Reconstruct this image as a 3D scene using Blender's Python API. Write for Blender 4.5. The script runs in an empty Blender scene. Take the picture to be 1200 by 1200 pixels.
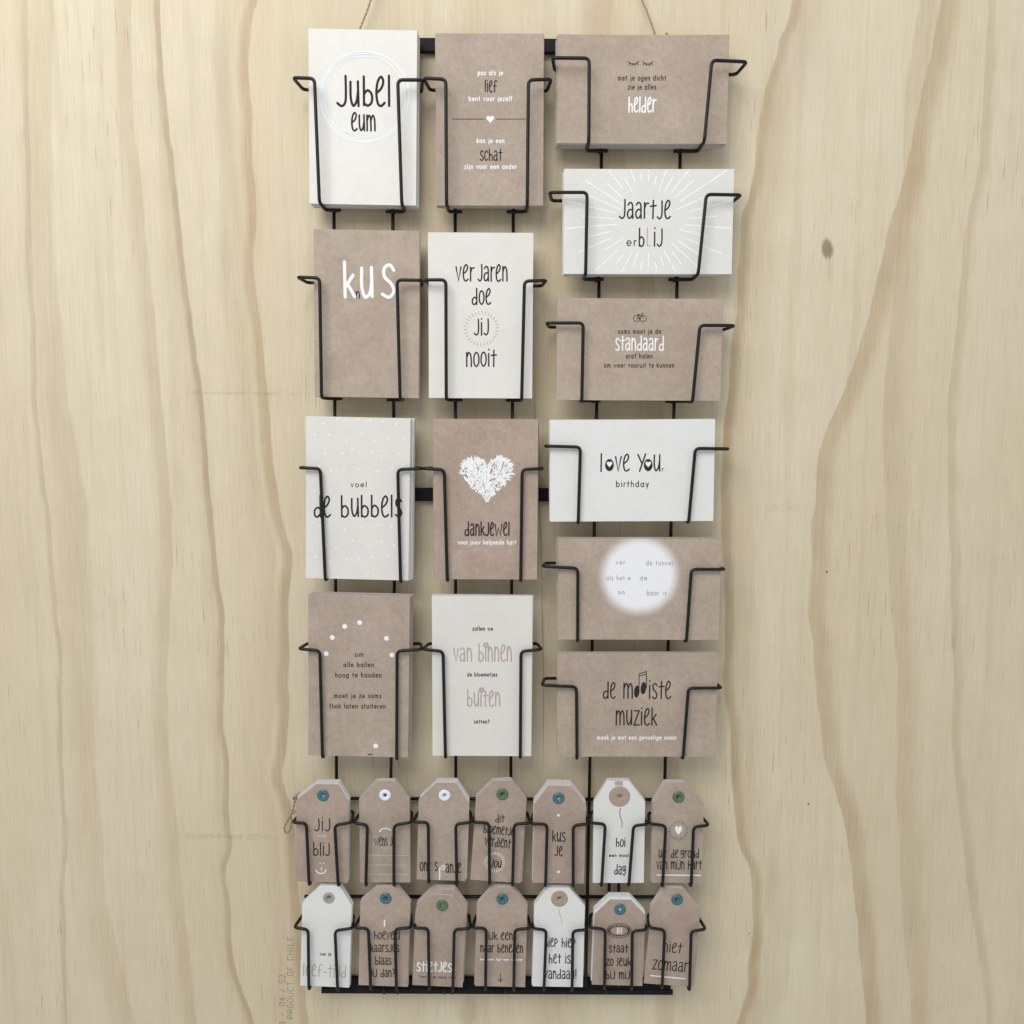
import bpy, math, random
from mathutils import Vector
from mathutils.geometry import tessellate_polygon

random.seed(11)
S = bpy.context.scene
COL = S.collection

# ------------------------------------------------------------------ camera
D = 0.80                      # metres from the board to the lens
PITCH = math.radians(6.0)     # looking slightly down
FPX = 1040.0                  # focal length in pixels of a 1200 px frame
PPV = 644.0                   # row of the optical axis (the frame is shifted a little)
cam = bpy.data.cameras.new('camera')
cam.sensor_width = 36.0
cam.lens = 36.0 * FPX / 1200.0
cam.shift_y = (PPV - 600.0) / 1200.0
cam.clip_start = 0.01
cam.clip_end = 50.0
cam_o = bpy.data.objects.new('camera', cam)
cam_o.location = (0, -D, 0)
cam_o.rotation_euler = (math.radians(90) - PITCH, 0, 0)
COL.objects.link(cam_o)
S.camera = cam_o

# ------------------------------------------------------------------ light and exposure
W = bpy.data.worlds.new('World')
S.world = W
W.use_nodes = True
bg = W.node_tree.nodes['Background']
bg.inputs[0].default_value = (0.90, 0.93, 0.955, 1)
bg.inputs[1].default_value = 0.62


def area(name, loc, aim, sx, sy, power, color):
    l = bpy.data.lights.new(name, 'AREA')
    l.shape = 'RECTANGLE'
    l.size, l.size_y = sx, sy
    l.energy = power
    l.color = color
    o = bpy.data.objects.new(name, l)
    o.location = loc
    d = Vector(aim) - Vector(loc)
    o.rotation_euler = d.to_track_quat('-Z', 'Y').to_euler()
    COL.objects.link(o)
    return o


area('window_light', (-0.5, -1.2, 1.0), (0, 0, 0.05), 1.1, 0.9, 17.0, (1.0, 0.985, 0.955))

S.view_settings.view_transform = 'Standard'
S.view_settings.look = 'None'
S.view_settings.exposure = 0.0
S.view_settings.gamma = 1.0
S.view_settings.use_curve_mapping = False
S.cycles.max_bounces = 6


# ------------------------------------------------------------------ helpers
def at(u, v, depth):
    """point `depth` metres in front of the board that shows at photo pixel u, v"""
    dx, dy = (u - 600.0) / FPX, -(v - PPV) / FPX
    c, s = math.cos(PITCH), math.sin(PITCH)
    ray = Vector((dx, c + dy * s, -s + dy * c))
    t = (D - depth) / ray.y
    return Vector((dx * t, -depth, ray.z * t))


def mesh_obj(name, verts, faces, mats, parent=None, smooth=False, fmat=None):
    me = bpy.data.meshes.new(name)
    me.from_pydata([tuple(v) for v in verts], [], faces)
    for m in (mats if isinstance(mats, (list, tuple)) else [mats]):
        me.materials.append(m)
    if fmat:
        me.polygons.foreach_set('material_index', fmat)
    if smooth:
        me.polygons.foreach_set('use_smooth', [True] * len(me.polygons))
    me.update()
    o = bpy.data.objects.new(name, me)
    COL.objects.link(o)
    if parent:
        o.parent = parent
    return o


def tag(o, label, cat, group=None, kind=None):
    o['label'] = label
    o['category'] = cat
    if group:
        o['group'] = group
    if kind:
        o['kind'] = kind
    return o


def fillet(pts, r, seg=5):
    out = [pts[0]]
    for i in range(1, len(pts) - 1):
        a, b, c = pts[i - 1], pts[i], pts[i + 1]
        d1, d2 = (a - b), (c - b)
        l1, l2 = d1.length, d2.length
        if l1 < 1e-6 or l2 < 1e-6:
            continue
        rr = min(r, l1 * .45, l2 * .45)
        p, q = b + d1.normalized() * rr, b + d2.normalized() * rr
        for k in range(seg + 1):
            t = k / seg
            out.append(p * (1 - t) ** 2 + b * 2 * t * (1 - t) + q * t * t)
    out.append(pts[-1])
    return out


class MB:
    def __init__(s):
        s.v, s.f = [], []

    def tube(s, pts, r, n=9, caps=True):
        pts = [Vector(p) for p in pts]
        base = len(s.v)
        prev = None
        N = len(pts)
        for i, p in enumerate(pts):
            t = (pts[min(i + 1, N - 1)] - pts[max(i - 1, 0)]).normalized()
            if prev is None:
                up = Vector((0, 0, 1)) if abs(t.z) < .9 else Vector((1, 0, 0))
                nrm = t.cross(up).normalized()
            else:
                nrm = (prev - t * prev.dot(t)).normalized()
            prev = nrm
            b = t.cross(nrm)
            for k in range(n):
                a = 2 * math.pi * k / n
                s.v.append(p + (nrm * math.cos(a) + b * math.sin(a)) * r)
        for i in range(N - 1):
            for k in range(n):
                k2 = (k + 1) % n
                s.f.append((base + i * n + k, base + i * n + k2, base + (i + 1) * n + k2, base + (i + 1) * n + k))
        if caps:
            s.f.append(tuple(base + k for k in reversed(range(n))))
            s.f.append(tuple(base + (N - 1) * n + k for k in range(n)))

    def box(s, x0, x1, y0, y1, z0, z1, tilt=0.0, bev=0.0006):
        # bar along x with chamfered long edges; tilt lifts the right end
        prof = [(y0, z0 + bev), (y0 + bev, z0), (y1 - bev, z0), (y1, z0 + bev),
                (y1, z1 - bev), (y1 - bev, z1), (y0 + bev, z1), (y0, z1 - bev)]
        b = len(s.v)
        for x, dz in ((x0, 0), (x1, tilt)):
            for (y, z) in prof:
                s.v.append(Vector((x, y, z + dz)))
        n = len(prof)
        for k in range(n):
            k2 = (k + 1) % n
            s.f.append((b + k, b + n + k, b + n + k2, b + k2))
        s.f.append(tuple(b + k for k in range(n)))
        s.f.append(tuple(b + n + k for k in reversed(range(n))))

    def build(s, name, mat, parent=None, smooth=True):
        o = mesh_obj(name, s.v, s.f, mat, parent)
        if smooth:
            o.data.polygons.foreach_set('use_smooth', [len(p.vertices) == 4 for p in o.data.polygons])
        return o


# ------------------------------------------------------------------ materials
def new_mat(name):
    m = bpy.data.materials.new(name)
    m.use_nodes = True
    nt = m.node_tree
    b = nt.nodes['Principled BSDF']
    return m, nt, b


class NT:
    """tiny node helper"""

    def __init__(s, nt):
        s.nt = nt

    def n(s, t, **kw):
        o = s.nt.nodes.new(t)
        for k, v in kw.items():
            setattr(o, k, v)
        return o

    def put(s, sock, v):
        if isinstance(v, (int, float)):
            sock.default_value = v
        elif isinstance(v, (tuple, list)):
            sock.default_value = v
        else:
            s.nt.links.new(v, sock)

    def math(s, op, a, b=0.0, c=None, clamp=False):
        o = s.n('ShaderNodeMath', operation=op, use_clamp=clamp)
        s.put(o.inputs[0], a)
        s.put(o.inputs[1], b)
        if c is not None:
            s.put(o.inputs[2], c)
        return o.outputs[0]

    def rng(s, v, a, b, c, d, smooth=False):
        o = s.n('ShaderNodeMapRange')
        o.interpolation_type = 'SMOOTHSTEP' if smooth else 'LINEAR'
        for i, x in enumerate((v, a, b, c, d)):
            s.put(o.inputs[i], x)
        return o.outputs[0]

    def noise(s, vec, scale, detail=2.0, rough=0.5, w=None):
        o = s.n('ShaderNodeTexNoise')
        if w is not None:
            o.noise_dimensions = '4D'
            s.put(o.inputs['W'], w)
        s.put(o.inputs['Vector'], vec)
        s.put(o.inputs['Scale'], scale)
        s.put(o.inputs['Detail'], detail)
        s.put(o.inputs['Roughness'], rough)
        return o.outputs['Fac']

    def scaled(s, vec, sc):
        o = s.n('ShaderNodeMapping')
        s.put(o.inputs['Vector'], vec)
        o.inputs['Scale'].default_value = sc
        return o.outputs['Vector']

    def mix(s, f, a, b, mode='MIX'):
        o = s.n('ShaderNodeMix', data_type='RGBA', blend_type=mode)
        s.put(o.inputs[0], f)
        s.put(o.inputs[6], a)
        s.put(o.inputs[7], b)
        return o.outputs[2]


def rgb(r, g, b):
    return (r, g, b, 1.0)


def paper(name, base, dark, light, mottle, rough=0.62, spec=0.35, soft_disc=None):
    m, nt, b = new_mat(name)
    N = NT(nt)
    tc = N.n('ShaderNodeTexCoord').outputs['Object']
    rnd = N.n('ShaderNodeObjectInfo').outputs['Random']
    w = N.math('MULTIPLY', rnd, 37.0)
    big = N.noise(tc, 28.0, 3.0, .55, w)
    mid = N.noise(tc, 190.0, 4.0, .6, w)
    fib = N.noise(N.scaled(tc, (1, 1, .35)), 1500.0, 2.0, .6, w)
    c = N.mix(N.rng(big, .32, .68, 0, 1, True), dark, light)
    c = N.mix(.38, base, c)
    bl = N.noise(tc, 75.0, 5.0, .65, w)
    f2 = N.rng(mid, .3, .7, -mottle, mottle)
    f3 = N.rng(fib, .25, .75, -mottle * 1.4, mottle * 1.4)
    k = N.math('ADD', N.math('ADD', f2, f3), N.rng(bl, .3, .7, 1 - mottle * .6, 1 + mottle * .6))
    k = N.math('MULTIPLY', k, N.rng(rnd, 0, 1, .96, 1.04))
    # odd dark fleck in the pulp
    vor = N.n('ShaderNodeTexVoronoi')
    vor.voronoi_dimensions = '4D'
    N.put(vor.inputs['Vector'], tc)
    N.put(vor.inputs['W'], w)
    N.put(vor.inputs['Scale'], 120.0)
    fleck = N.rng(vor.outputs['Distance'], .03, .075, 1 - mottle * 3.2, 1.0, True)
    k = N.math('MULTIPLY', k, fleck)
    cm = N.n('ShaderNodeVectorMath', operation='SCALE')
    nt.links.new(c, cm.inputs[0])
    N.put(cm.inputs['Scale'], k)
    colour = cm.outputs[0]
    if soft_disc:
        x, z, r, edge = soft_disc
        sep = N.n('ShaderNodeSeparateXYZ')
        nt.links.new(tc, sep.inputs[0])
        dx = N.math('SUBTRACT', sep.outputs['X'], x)
        dz = N.math('SUBTRACT', sep.outputs['Z'], z)
        dd = N.math('SQRT', N.math('ADD', N.math('MULTIPLY', dx, dx), N.math('MULTIPLY', dz, dz)))
        dd = N.math('ADD', dd, N.rng(mid, .2, .8, -edge * .15, edge * .15))
        fac = N.rng(dd, r - edge, r + edge, 1, 0, True)
        colour = N.mix(fac, colour, rgb(.86, .865, .885))
    nt.links.new(colour, b.inputs['Base Color'])
    b.inputs['Roughness'].default_value = rough
    b.inputs['Specular IOR Level'].default_value = spec
    bump = N.n('ShaderNodeBump')
    bump.inputs['Strength'].default_value = .14
    bump.inputs['Distance'].default_value = .0006
    nt.links.new(N.math('ADD', mid, N.math('MULTIPLY', fib, .5)), bump.inputs['Height'])
    nt.links.new(bump.outputs[0], b.inputs['Normal'])
    return m


def plain(name, col, rough=.6, spec=.3, metal=0.0, var=0.06, scale=300.0, bump_s=.08):
    m, nt, b = new_mat(name)
    N = NT(nt)
    tc = N.n('ShaderNodeTexCoord').outputs['Object']
    f = N.noise(tc, scale, 3.0, .6)
    lo = tuple(c * (1 - var) for c in col) + (1,)
    hi = tuple(min(1, c * (1 + var)) for c in col) + (1,)
    nt.links.new(N.mix(N.rng(f, .3, .7, 0, 1), lo, hi), b.inputs['Base Color'])
    b.inputs['Roughness'].default_value = rough
    b.inputs['Specular IOR Level'].default_value = spec
    b.inputs['Metallic'].default_value = metal
    if bump_s:
        bump = N.n('ShaderNodeBump')
        bump.inputs['Strength'].default_value = bump_s
        bump.inputs['Distance'].default_value = .0003
        nt.links.new(f, bump.inputs['Height'])
        nt.links.new(bump.outputs[0], b.inputs['Normal'])
    return m


M = {}
KR = (.428, .343, .274)
M['kraft'] = paper('kraft_paper', rgb(*KR), rgb(.362, .282, .222), rgb(.488, .398, .325), .085)
M['kraft_warm'] = paper('kraft_paper_warm', rgb(.43, .33, .265), rgb(.355, .268, .21), rgb(.49, .385, .318), .085)
M['cream'] = paper('cream_paper', rgb(.755, .735, .685), rgb(.725, .705, .645), rgb(.78, .77, .735), .02, spec=.45)
M['white'] = paper('white_paper', rgb(.755, .75, .725), rgb(.73, .725, .695), rgb(.78, .78, .765), .018, spec=.45)
M['white_dull'] = paper('soft_white_paper', rgb(.72, .71, .675), rgb(.695, .685, .645), rgb(.745, .74, .71), .02, spec=.4)
M['edge_kraft'] = plain('kraft_cut_edge', (.60, .555, .53), .8, .2)
M['edge_pale'] = plain('pale_cut_edge', (.66, .64, .65), .8, .2)
M['ink'] = plain('dark_ink', (.032, .030, .031), .7, .12)
M['ink_soft'] = plain('soft_black_ink', (.055, .05, .048), .7, .12)
M['ink_grey'] = plain('grey_ink', (.42, .42, .46), .6, .3)
M['ink_palegrey'] = plain('pale_grey_ink', (.43, .41, .395), .6, .3)
M['ink_tan'] = plain('tan_ink', (.47, .385, .32), .6, .3)
M['ink_warmgrey'] = plain('warm_grey_ink', (.43, .41, .38), .6, .3)
M['kraft_back'] = paper('pale_tag_back', rgb(.60, .555, .535), rgb(.56, .51, .49), rgb(.65, .61, .59), .03)
M['ink_pale'] = plain('pale_white_ink', (.84, .86, .88), .5, .4, var=.02)
M['ink_white'] = plain('white_ink', (.90, .91, .93), .5, .4, var=.02)
M['ink_faint'] = plain('faint_white_ink', (.60, .53, .49), .6, .3)
M['wire'] = plain('black_lacquered_wire', (.0085, .0075, .0075), .4, .32, var=.3, scale=500, bump_s=.2)
M['bar'] = plain('black_painted_steel', (.008, .0078, .009), .6, .2, var=.3, scale=400, bump_s=.2)
M['teal'] = plain('teal_lacquered_metal', (.05, .155, .185), .24, .6, var=.15)
M['green'] = plain('green_lacquered_metal', (.085, .16, .09), .24, .6, var=.15)
M['whitering'] = plain('white_lacquered_metal', (.82, .85, .95), .24, .6, var=.03)
M['tanring'] = plain('tan_paper_ring', (.42, .32, .25), .7, .3, var=.12)
M['greyring'] = plain('grey_beige_ring', (.40, .36, .33), .6, .3, var=.1)
M['twine'] = plain('jute_fibre', (.38, .31, .21), .9, .1, var=.35, scale=2500, bump_s=.4)


# ------------------------------------------------------------------ plywood sheet
def px_curve(pts):
    """traced grain line: photo pixels -> list of (z, x) on the board"""
    out = [at(u, v, 0.0) for (u, v) in pts]
    return sorted((p.z, p.x) for p in out)


ZLO, ZHI, XR = -.62, .62, 1.3


def plywood_material():
    m, nt, b = new_mat('pine_plywood')
    N = NT(nt)
    tc = N.n('ShaderNodeTexCoord').outputs['Object']
    sep = N.n('ShaderNodeSeparateXYZ')
    nt.links.new(tc, sep.inputs[0])
    x, z = sep.outputs['X'], sep.outputs['Z']
    zt = N.rng(z, ZLO, ZHI, 0, 1)
    wob = N.rng(N.noise(N.scaled(tc, (5, 1, 13)), 1.0, 2.0, .5), .3, .7, -.0022, .0022)
    wob2 = N.rng(N.noise(N.scaled(tc, (420, 1, 24)), 1.0, 2.0, .5), .3, .7, -.0007, .0007)
    jag = N.math('ADD', wob, wob2)
    streak = N.noise(N.scaled(tc, (420, 1, 9)), 1.0, 4.0, .6)
    streak_w = N.noise(N.scaled(tc, (75, 1, 3.2)), 1.0, 4.0, .6)
    broad = N.noise(N.scaled(tc, (7, 1, 1.6)), 1.0, 3.0, .5)

    # base tone: pale yellow pine, broad drifts and fine streaks along the grain
    c = N.mix(N.rng(broad, .35, .65, 0, 1, True), rgb(.685, .58, .405), rgb(.745, .655, .485))
    c = N.mix(N.math('MULTIPLY', N.rng(streak_w, .48, .72, 0, 1, True), .42), c, rgb(.575, .47, .30))
    c = N.mix(N.rng(streak, .3, .75, 0, .20), c, rgb(.50, .43, .31))
    cloud = N.noise(N.scaled(tc, (26, 1, 22)), 1.0, 5.0, .6)
    c = N.mix(N.rng(cloud, .35, .7, 0, .22, True), c, rgb(.585, .505, .335))

    def band(pts, wl, wr, strength, col, zr=None):
        """dark late-wood band; wl/wr are the fade widths left and right of the traced line"""
        nonlocal c
        zs = px_curve(pts)
        fc = N.n('ShaderNodeFloatCurve')
        cv = fc.mapping.curves[0]
        P = [((zz - ZLO) / (ZHI - ZLO), (xx + XR) / (2 * XR)) for zz, xx in zs]
        P = [p for p in P if 0 < p[0] < 1]
        # carry the line on beyond its traced ends
        if P[0][0] > .01:
            s0 = (P[1][1] - P[0][1]) / max(1e-6, P[1][0] - P[0][0])
            P.insert(0, (0.0, P[0][1] - .5 * s0 * P[0][0]))
        if P[-1][0] < .99:
            s1 = (P[-1][1] - P[-2][1]) / max(1e-6, P[-1][0] - P[-2][0])
            P.append((1.0, P[-1][1] + .5 * s1 * (1 - P[-1][0])))
        cv.points[0].location = P[0]
        cv.points[1].location = P[-1]
        for p in P[1:-1]:
            cv.points.new(*p)
        fc.mapping.update()
        N.put(fc.inputs['Value'], zt)
        xc = N.rng(fc.outputs[0], 0, 1, -XR, XR)
        d = N.math('ADD', N.math('SUBTRACT', x, xc), jag)
        left = N.rng(d, -wl, -wl * .3, 0, 1, True) if wl > 3 * wr else N.rng(d, -wl, 0, 0, 1, True)
        right = N.rng(d, wr * .3, wr, 1, 0, True) if wr > 3 * wl else N.rng(d, 0, wr, 1, 0, True)
        f = N.math('MULTIPLY', left, right)
        f = N.math('MULTIPLY', f, N.rng(streak, .25, .8, .72, 1.12))
        f = N.math('MULTIPLY', f, N.rng(N.noise(N.scaled(tc, (9, 1, 11)), 1.0, 3.0, .6), .3, .7, strength * .55, strength))
        if zr:
            za, zb_ = at(600, zr[1], 0).z, at(600, zr[0], 0).z
            f = N.math('MULTIPLY', f, N.math('MULTIPLY', N.rng(z, za - .01, za + .03, 0, 1, True), N.rng(z, zb_ - .03, zb_ + .01, 1, 0, True)))
        c = N.mix(f, c, col)

    TAN = rgb(.47, .345, .20)
    DK = rgb(.41, .315, .20)
    px = .00077
    # band left of the rack: sharp right edge
    b1 = [(301, -10), (294, 33), (292, 90), (295, 170), (298, 260), (295, 312), (300, 355), (307, 395), (310, 455), (318, 530),
          (327, 590), (337, 635), (341, 650), (338, 690), (337, 730), (337, 800), (338, 830), (334, 875), (330, 910), (339, 945), (344, 990), (352, 1080), (360, 1200)]
    band(b1, 16 * px, 2.4 * px, .95, TAN)
    band([(u - 22, v) for u, v in b1], 26 * px, 10 * px, .30, TAN)
    b2 = [(214, 300), (223, 370), (228, 400), (230, 420), (235, 455), (243, 540), (248, 610), (255, 680), (261, 720), (260, 760), (262, 800),
          (263, 850), (268, 890), (268, 950), (269, 1000), (264, 1015), (270, 1060), (276, 1130), (287, 1165), (300, 1205)]
    band(b2, 9 * px, 1.6 * px, .92, DK)
    band(b2, 24 * px, 3 * px, .28, TAN)
    # behind the rack
    band([(640, -20), (655, 120), (660, 300), (640, 500), (650, 700), (660, 900), (650, 1100)], 30 * px, 12 * px, .25, TAN)
    band([(716, -20), (712, 40), (735, 200), (768, 335), (775, 480), (784, 620), (785, 755), (795, 900), (800, 1010), (790, 1150)], 30 * px, 4 * px, .45, TAN)
    band([(452, -20), (448, 100), (440, 260), (420, 480), (430, 700), (470, 900), (490, 1200)], 22 * px, 18 * px, .22, TAN)
    band([(560, 1195), (548, 1160), (540, 1100), (545, 900)], 30 * px, 40 * px, .3, TAN)
    # main band right of the rack: sharp left edge
    b4 = [(934, -12), (930, 0), (923, 30), (915, 45), (910, 70), (900, 95), (893, 130), (889, 160), (885, 200), (880, 225), (873, 250), (870, 290),
          (865, 330), (862, 370), (858, 410), (855, 440), (850, 500), (847, 550), (848, 600), (847, 670), (850, 700), (850, 800), (855, 850),
          (858, 900), (863, 960), (870, 1000), (877, 1012), (882, 1060), (883, 1100), (878, 1130), (878, 1160), (868, 1187), (862, 1210)]
    band(b4, 2.0 * px, 15 * px, .92, TAN)
    band([(u + 4, v) for u, v in b4], 6 * px, 52 * px, .36, TAN)
    b5 = [(996, 440), (977, 490), (963, 530), (960, 552), (957, 590), (952, 612), (950, 660), (950, 720), (955, 760), (956, 800), (960, 830),
          (963, 862), (967, 890), (975, 912), (984, 940), (996, 1000)]
    band(b5, 2.0 * px, 30 * px, .85, TAN)
    # the veneer carries on to both sides
    band([(150, -20), (158, 150), (176, 330), (188, 480), (200, 640), (196, 800), (206, 960), (222, 1120), (232, 1210)], 22 * px, 3 * px, .5, TAN)
    band([(60, -20), (58, 200), (72, 420), (100, 610), (104, 760), (112, 920), (128, 1080), (160, 1210)], 46 * px, 5 * px, .38, TAN)
    band([(30, -20), (36, 260), (44, 480), (66, 700), (74, 900), (78, 1210)], 8 * px, 1.8 * px, .5, DK)
    band([(1080, -20), (1062, 110), (1056, 260), (1040, 420), (1042, 640), (1052, 800), (1054, 980), (1070, 1210)], 3 * px, 34 * px, .45, TAN)
    band([(1160, -20), (1148, 180), (1126, 330), (1112, 520), (1116, 700), (1120, 900), (1144, 1100), (1160, 1210)], 2.6 * px, 14 * px, .5, TAN)

    # fibres and sanding: fine light-dark hair along the grain
    hair = N.noise(N.scaled(tc, (1500, 1, 28)), 1.0, 3.0, .6)
    hv = N.n('ShaderNodeVectorMath', operation='SCALE')
    nt.links.new(c, hv.inputs[0])
    N.put(hv.inputs['Scale'], N.rng(hair, .25, .75, .90, 1.09))
    c = hv.outputs[0]
    # fine broken pores and resin ticks
    tick = N.noise(N.scaled(tc, (620, 1, 26)), 1.0, 2.0, .5)
    gate = N.noise(N.scaled(tc, (16, 1, 5)), 1.0, 3.0, .5)
    tk = N.math('MULTIPLY', N.rng(tick, .63, .71, 0, 1, True), N.rng(gate, .46, .62, 0, .6, True))
    c = N.mix(tk, c, rgb(.33, .27, .18))

    def blotch(u, v, ru, rv, f, col, pw=.6):
        nonlocal c
        p = at(u, v, 0)
        dx = N.math('DIVIDE', N.math('ADD', N.math('SUBTRACT', x, p.x), N.math('MULTIPLY', jag, 1.0)), ru * px)
        dz = N.math('DIVIDE', N.math('SUBTRACT', z, p.z), rv * px)
        r = N.math('SQRT', N.math('ADD', N.math('MULTIPLY', dx, dx), N.math('MULTIPLY', dz, dz)))
        r = N.math('ADD', r, N.rng(streak, .3, .7, -.25, .25))
        c = N.mix(N.rng(r, pw, 1.1, f, 0, True), c, col)

    blotch(970, 292, 7, 13, .75, rgb(.20, .145, .085))
    blotch(972, 320, 5, 22, .3, TAN, .1)
    blotch(967, 670, 1.5, 1.5, .9, rgb(.07, .06, .05))
    blotch(947, 942, 1.5, 1.5, .9, rgb(.07, .06, .05))
    blotch(878, 1094, 1.2, 1.2, .8, rgb(.07, .06, .05))
    blotch(886, 1108, 10, 34, .6, TAN, .3)
    blotch(884, 1150, 12, 45, .35, TAN, .1)
    blotch(905, 1020, 9, 70, .25, TAN, .0)
    blotch(548, 1186, 16, 26, .45, TAN, .4)
    blotch(325, 1180, 40, 60, .18, TAN, .0)
    blotch(327, 790, 12, 80, .35, TAN, .0)
    blotch(300, 250, 9, 150, .2, TAN, .0)
    blotch(262, 120, 12, 110, .3, rgb(.40, .33, .22), .0)
    blotch(262, 300, 8, 90, .3, rgb(.40, .33, .22), .0)
    blotch(930, 60, 60, 90, .22, rgb(.52, .43, .36), .0)
    blotch(700, 15, 26, 40, .35, TAN, .2)
    blotch(905, 125, 26, 70, .30, TAN, .0)
    # two scuffed pencil-grey lines across the grain, left side
    smear = N.noise(N.scaled(tc, (150, 1, 300)), 1.0, 4.0, .65)
    for (u0, u1, v, th, f) in ((222, 372, 460, 3.2, .27), (215, 330, 980, 6.0, .26), (900, 962, 595, 9, .16)):
        p0, p1 = at(u0, v, 0), at(u1, v, 0)
        dz = N.math('ABSOLUTE', N.math('SUBTRACT', z, N.math('ADD', p0.z, N.math('MULTIPLY', N.math('SUBTRACT', x, p0.x), -.012))))
        fz = N.rng(dz, 0, th * px, 1, 0, True)
        fx = N.math('MULTIPLY', N.rng(x, p0.x - .012, p0.x + .01, 0, 1, True), N.rng(x, p1.x - .03, p1.x + .012, 1, 0, True))
        g = N.math('MULTIPLY', N.math('MULTIPLY', fz, fx), N.rng(smear, .38, .62, 0, f, True))
        c = N.mix(g, c, rgb(.20, .17, .13))
    # hairline crack in the face veneer
    fc_pts = [(627, 250), (627, 480), (630, 560), (634, 640), (636, 760), (637, 870), (637, 930)]
    jag = N.math('MULTIPLY', jag, .3)
    band(fc_pts, 1.1 * px, 1.1 * px, .75, rgb(.10, .08, .05), (455, 900))
    nt.links.new(c, b.inputs['Base Color'])
    b.inputs['Roughness'].default_value = .55
    b.inputs['Specular IOR Level'].default_value = .35
    bump = N.n('ShaderNodeBump')
    bump.inputs['Strength'].default_value = .2
    bump.inputs['Distance'].default_value = .0006
    nt.links.new(N.math('ADD', hair, N.math('MULTIPLY', streak_w, .6)), bump.inputs['Height'])
    nt.links.new(bump.outputs[0], b.inputs['Normal'])
    return m


M['ply'] = plywood_material()
M['stamp'] = plain('faded_stamp_ink', (.33, .285, .21), .8, .2, var=.35, scale=900)

sheet = MB()
hw, hz0, hz1, th = 1.22, -1.2, 1.24, .018
prof = [(-hw, hz0), (hw, hz0), (hw, hz1), (-hw, hz1)]
vs = [Vector((a, 0, c)) for a, c in prof] + [Vector((a, th, c)) for a, c in prof]
fs = [(0, 1, 2, 3), (7, 6, 5, 4), (0, 4, 5, 1), (1, 5, 6, 2), (2, 6, 7, 3), (3, 7, 4, 0)]
ply = mesh_obj('plywood_sheet', vs, fs, M['ply'])
tag(ply, 'pale pine plywood sheet with sweeping tan grain lines standing behind the wire rack', 'plywood')

# ------------------------------------------------------------------ stroke lettering
def cr(pts, closed=False, seg=5):
    P = [Vector((p[0], p[1])) for p in pts]
    n = len(P)
    if n < 3:
        return P
    out = []
    rngi = range(n) if closed else range(n - 1)
    for i in rngi:
        if closed:
            a, b, c, d = P[(i - 1) % n], P[i], P[(i + 1) % n], P[(i + 2) % n]
        else:
            a, b, c, d = P[max(i - 1, 0)], P[i], P[i + 1], P[min(i + 2, n - 1)]
        for k in range(seg):
            t = k / seg
            out.append(.5 * ((2 * b) + (c - a) * t + (2 * a - 5 * b + 4 * c - d) * t * t + (3 * b - a - 3 * c + d) * t ** 3))
    if not closed:
        out.append(P[-1])
    return out


def arc(cx, cy, rx, ry, a0, a1, n=14):
    return [(cx + rx * math.cos(math.radians(a0 + (a1 - a0) * k / n)), cy + ry * math.sin(math.radians(a0 + (a1 - a0) * k / n))) for k in range(n + 1)]


# glyph: (advance, [(mode, points)])   mode s = smooth, l = straight, o = closed smooth, p = points as given
def P_(s):
    return [tuple(float(q) for q in w.split(',')) for w in s.split()]


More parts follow.
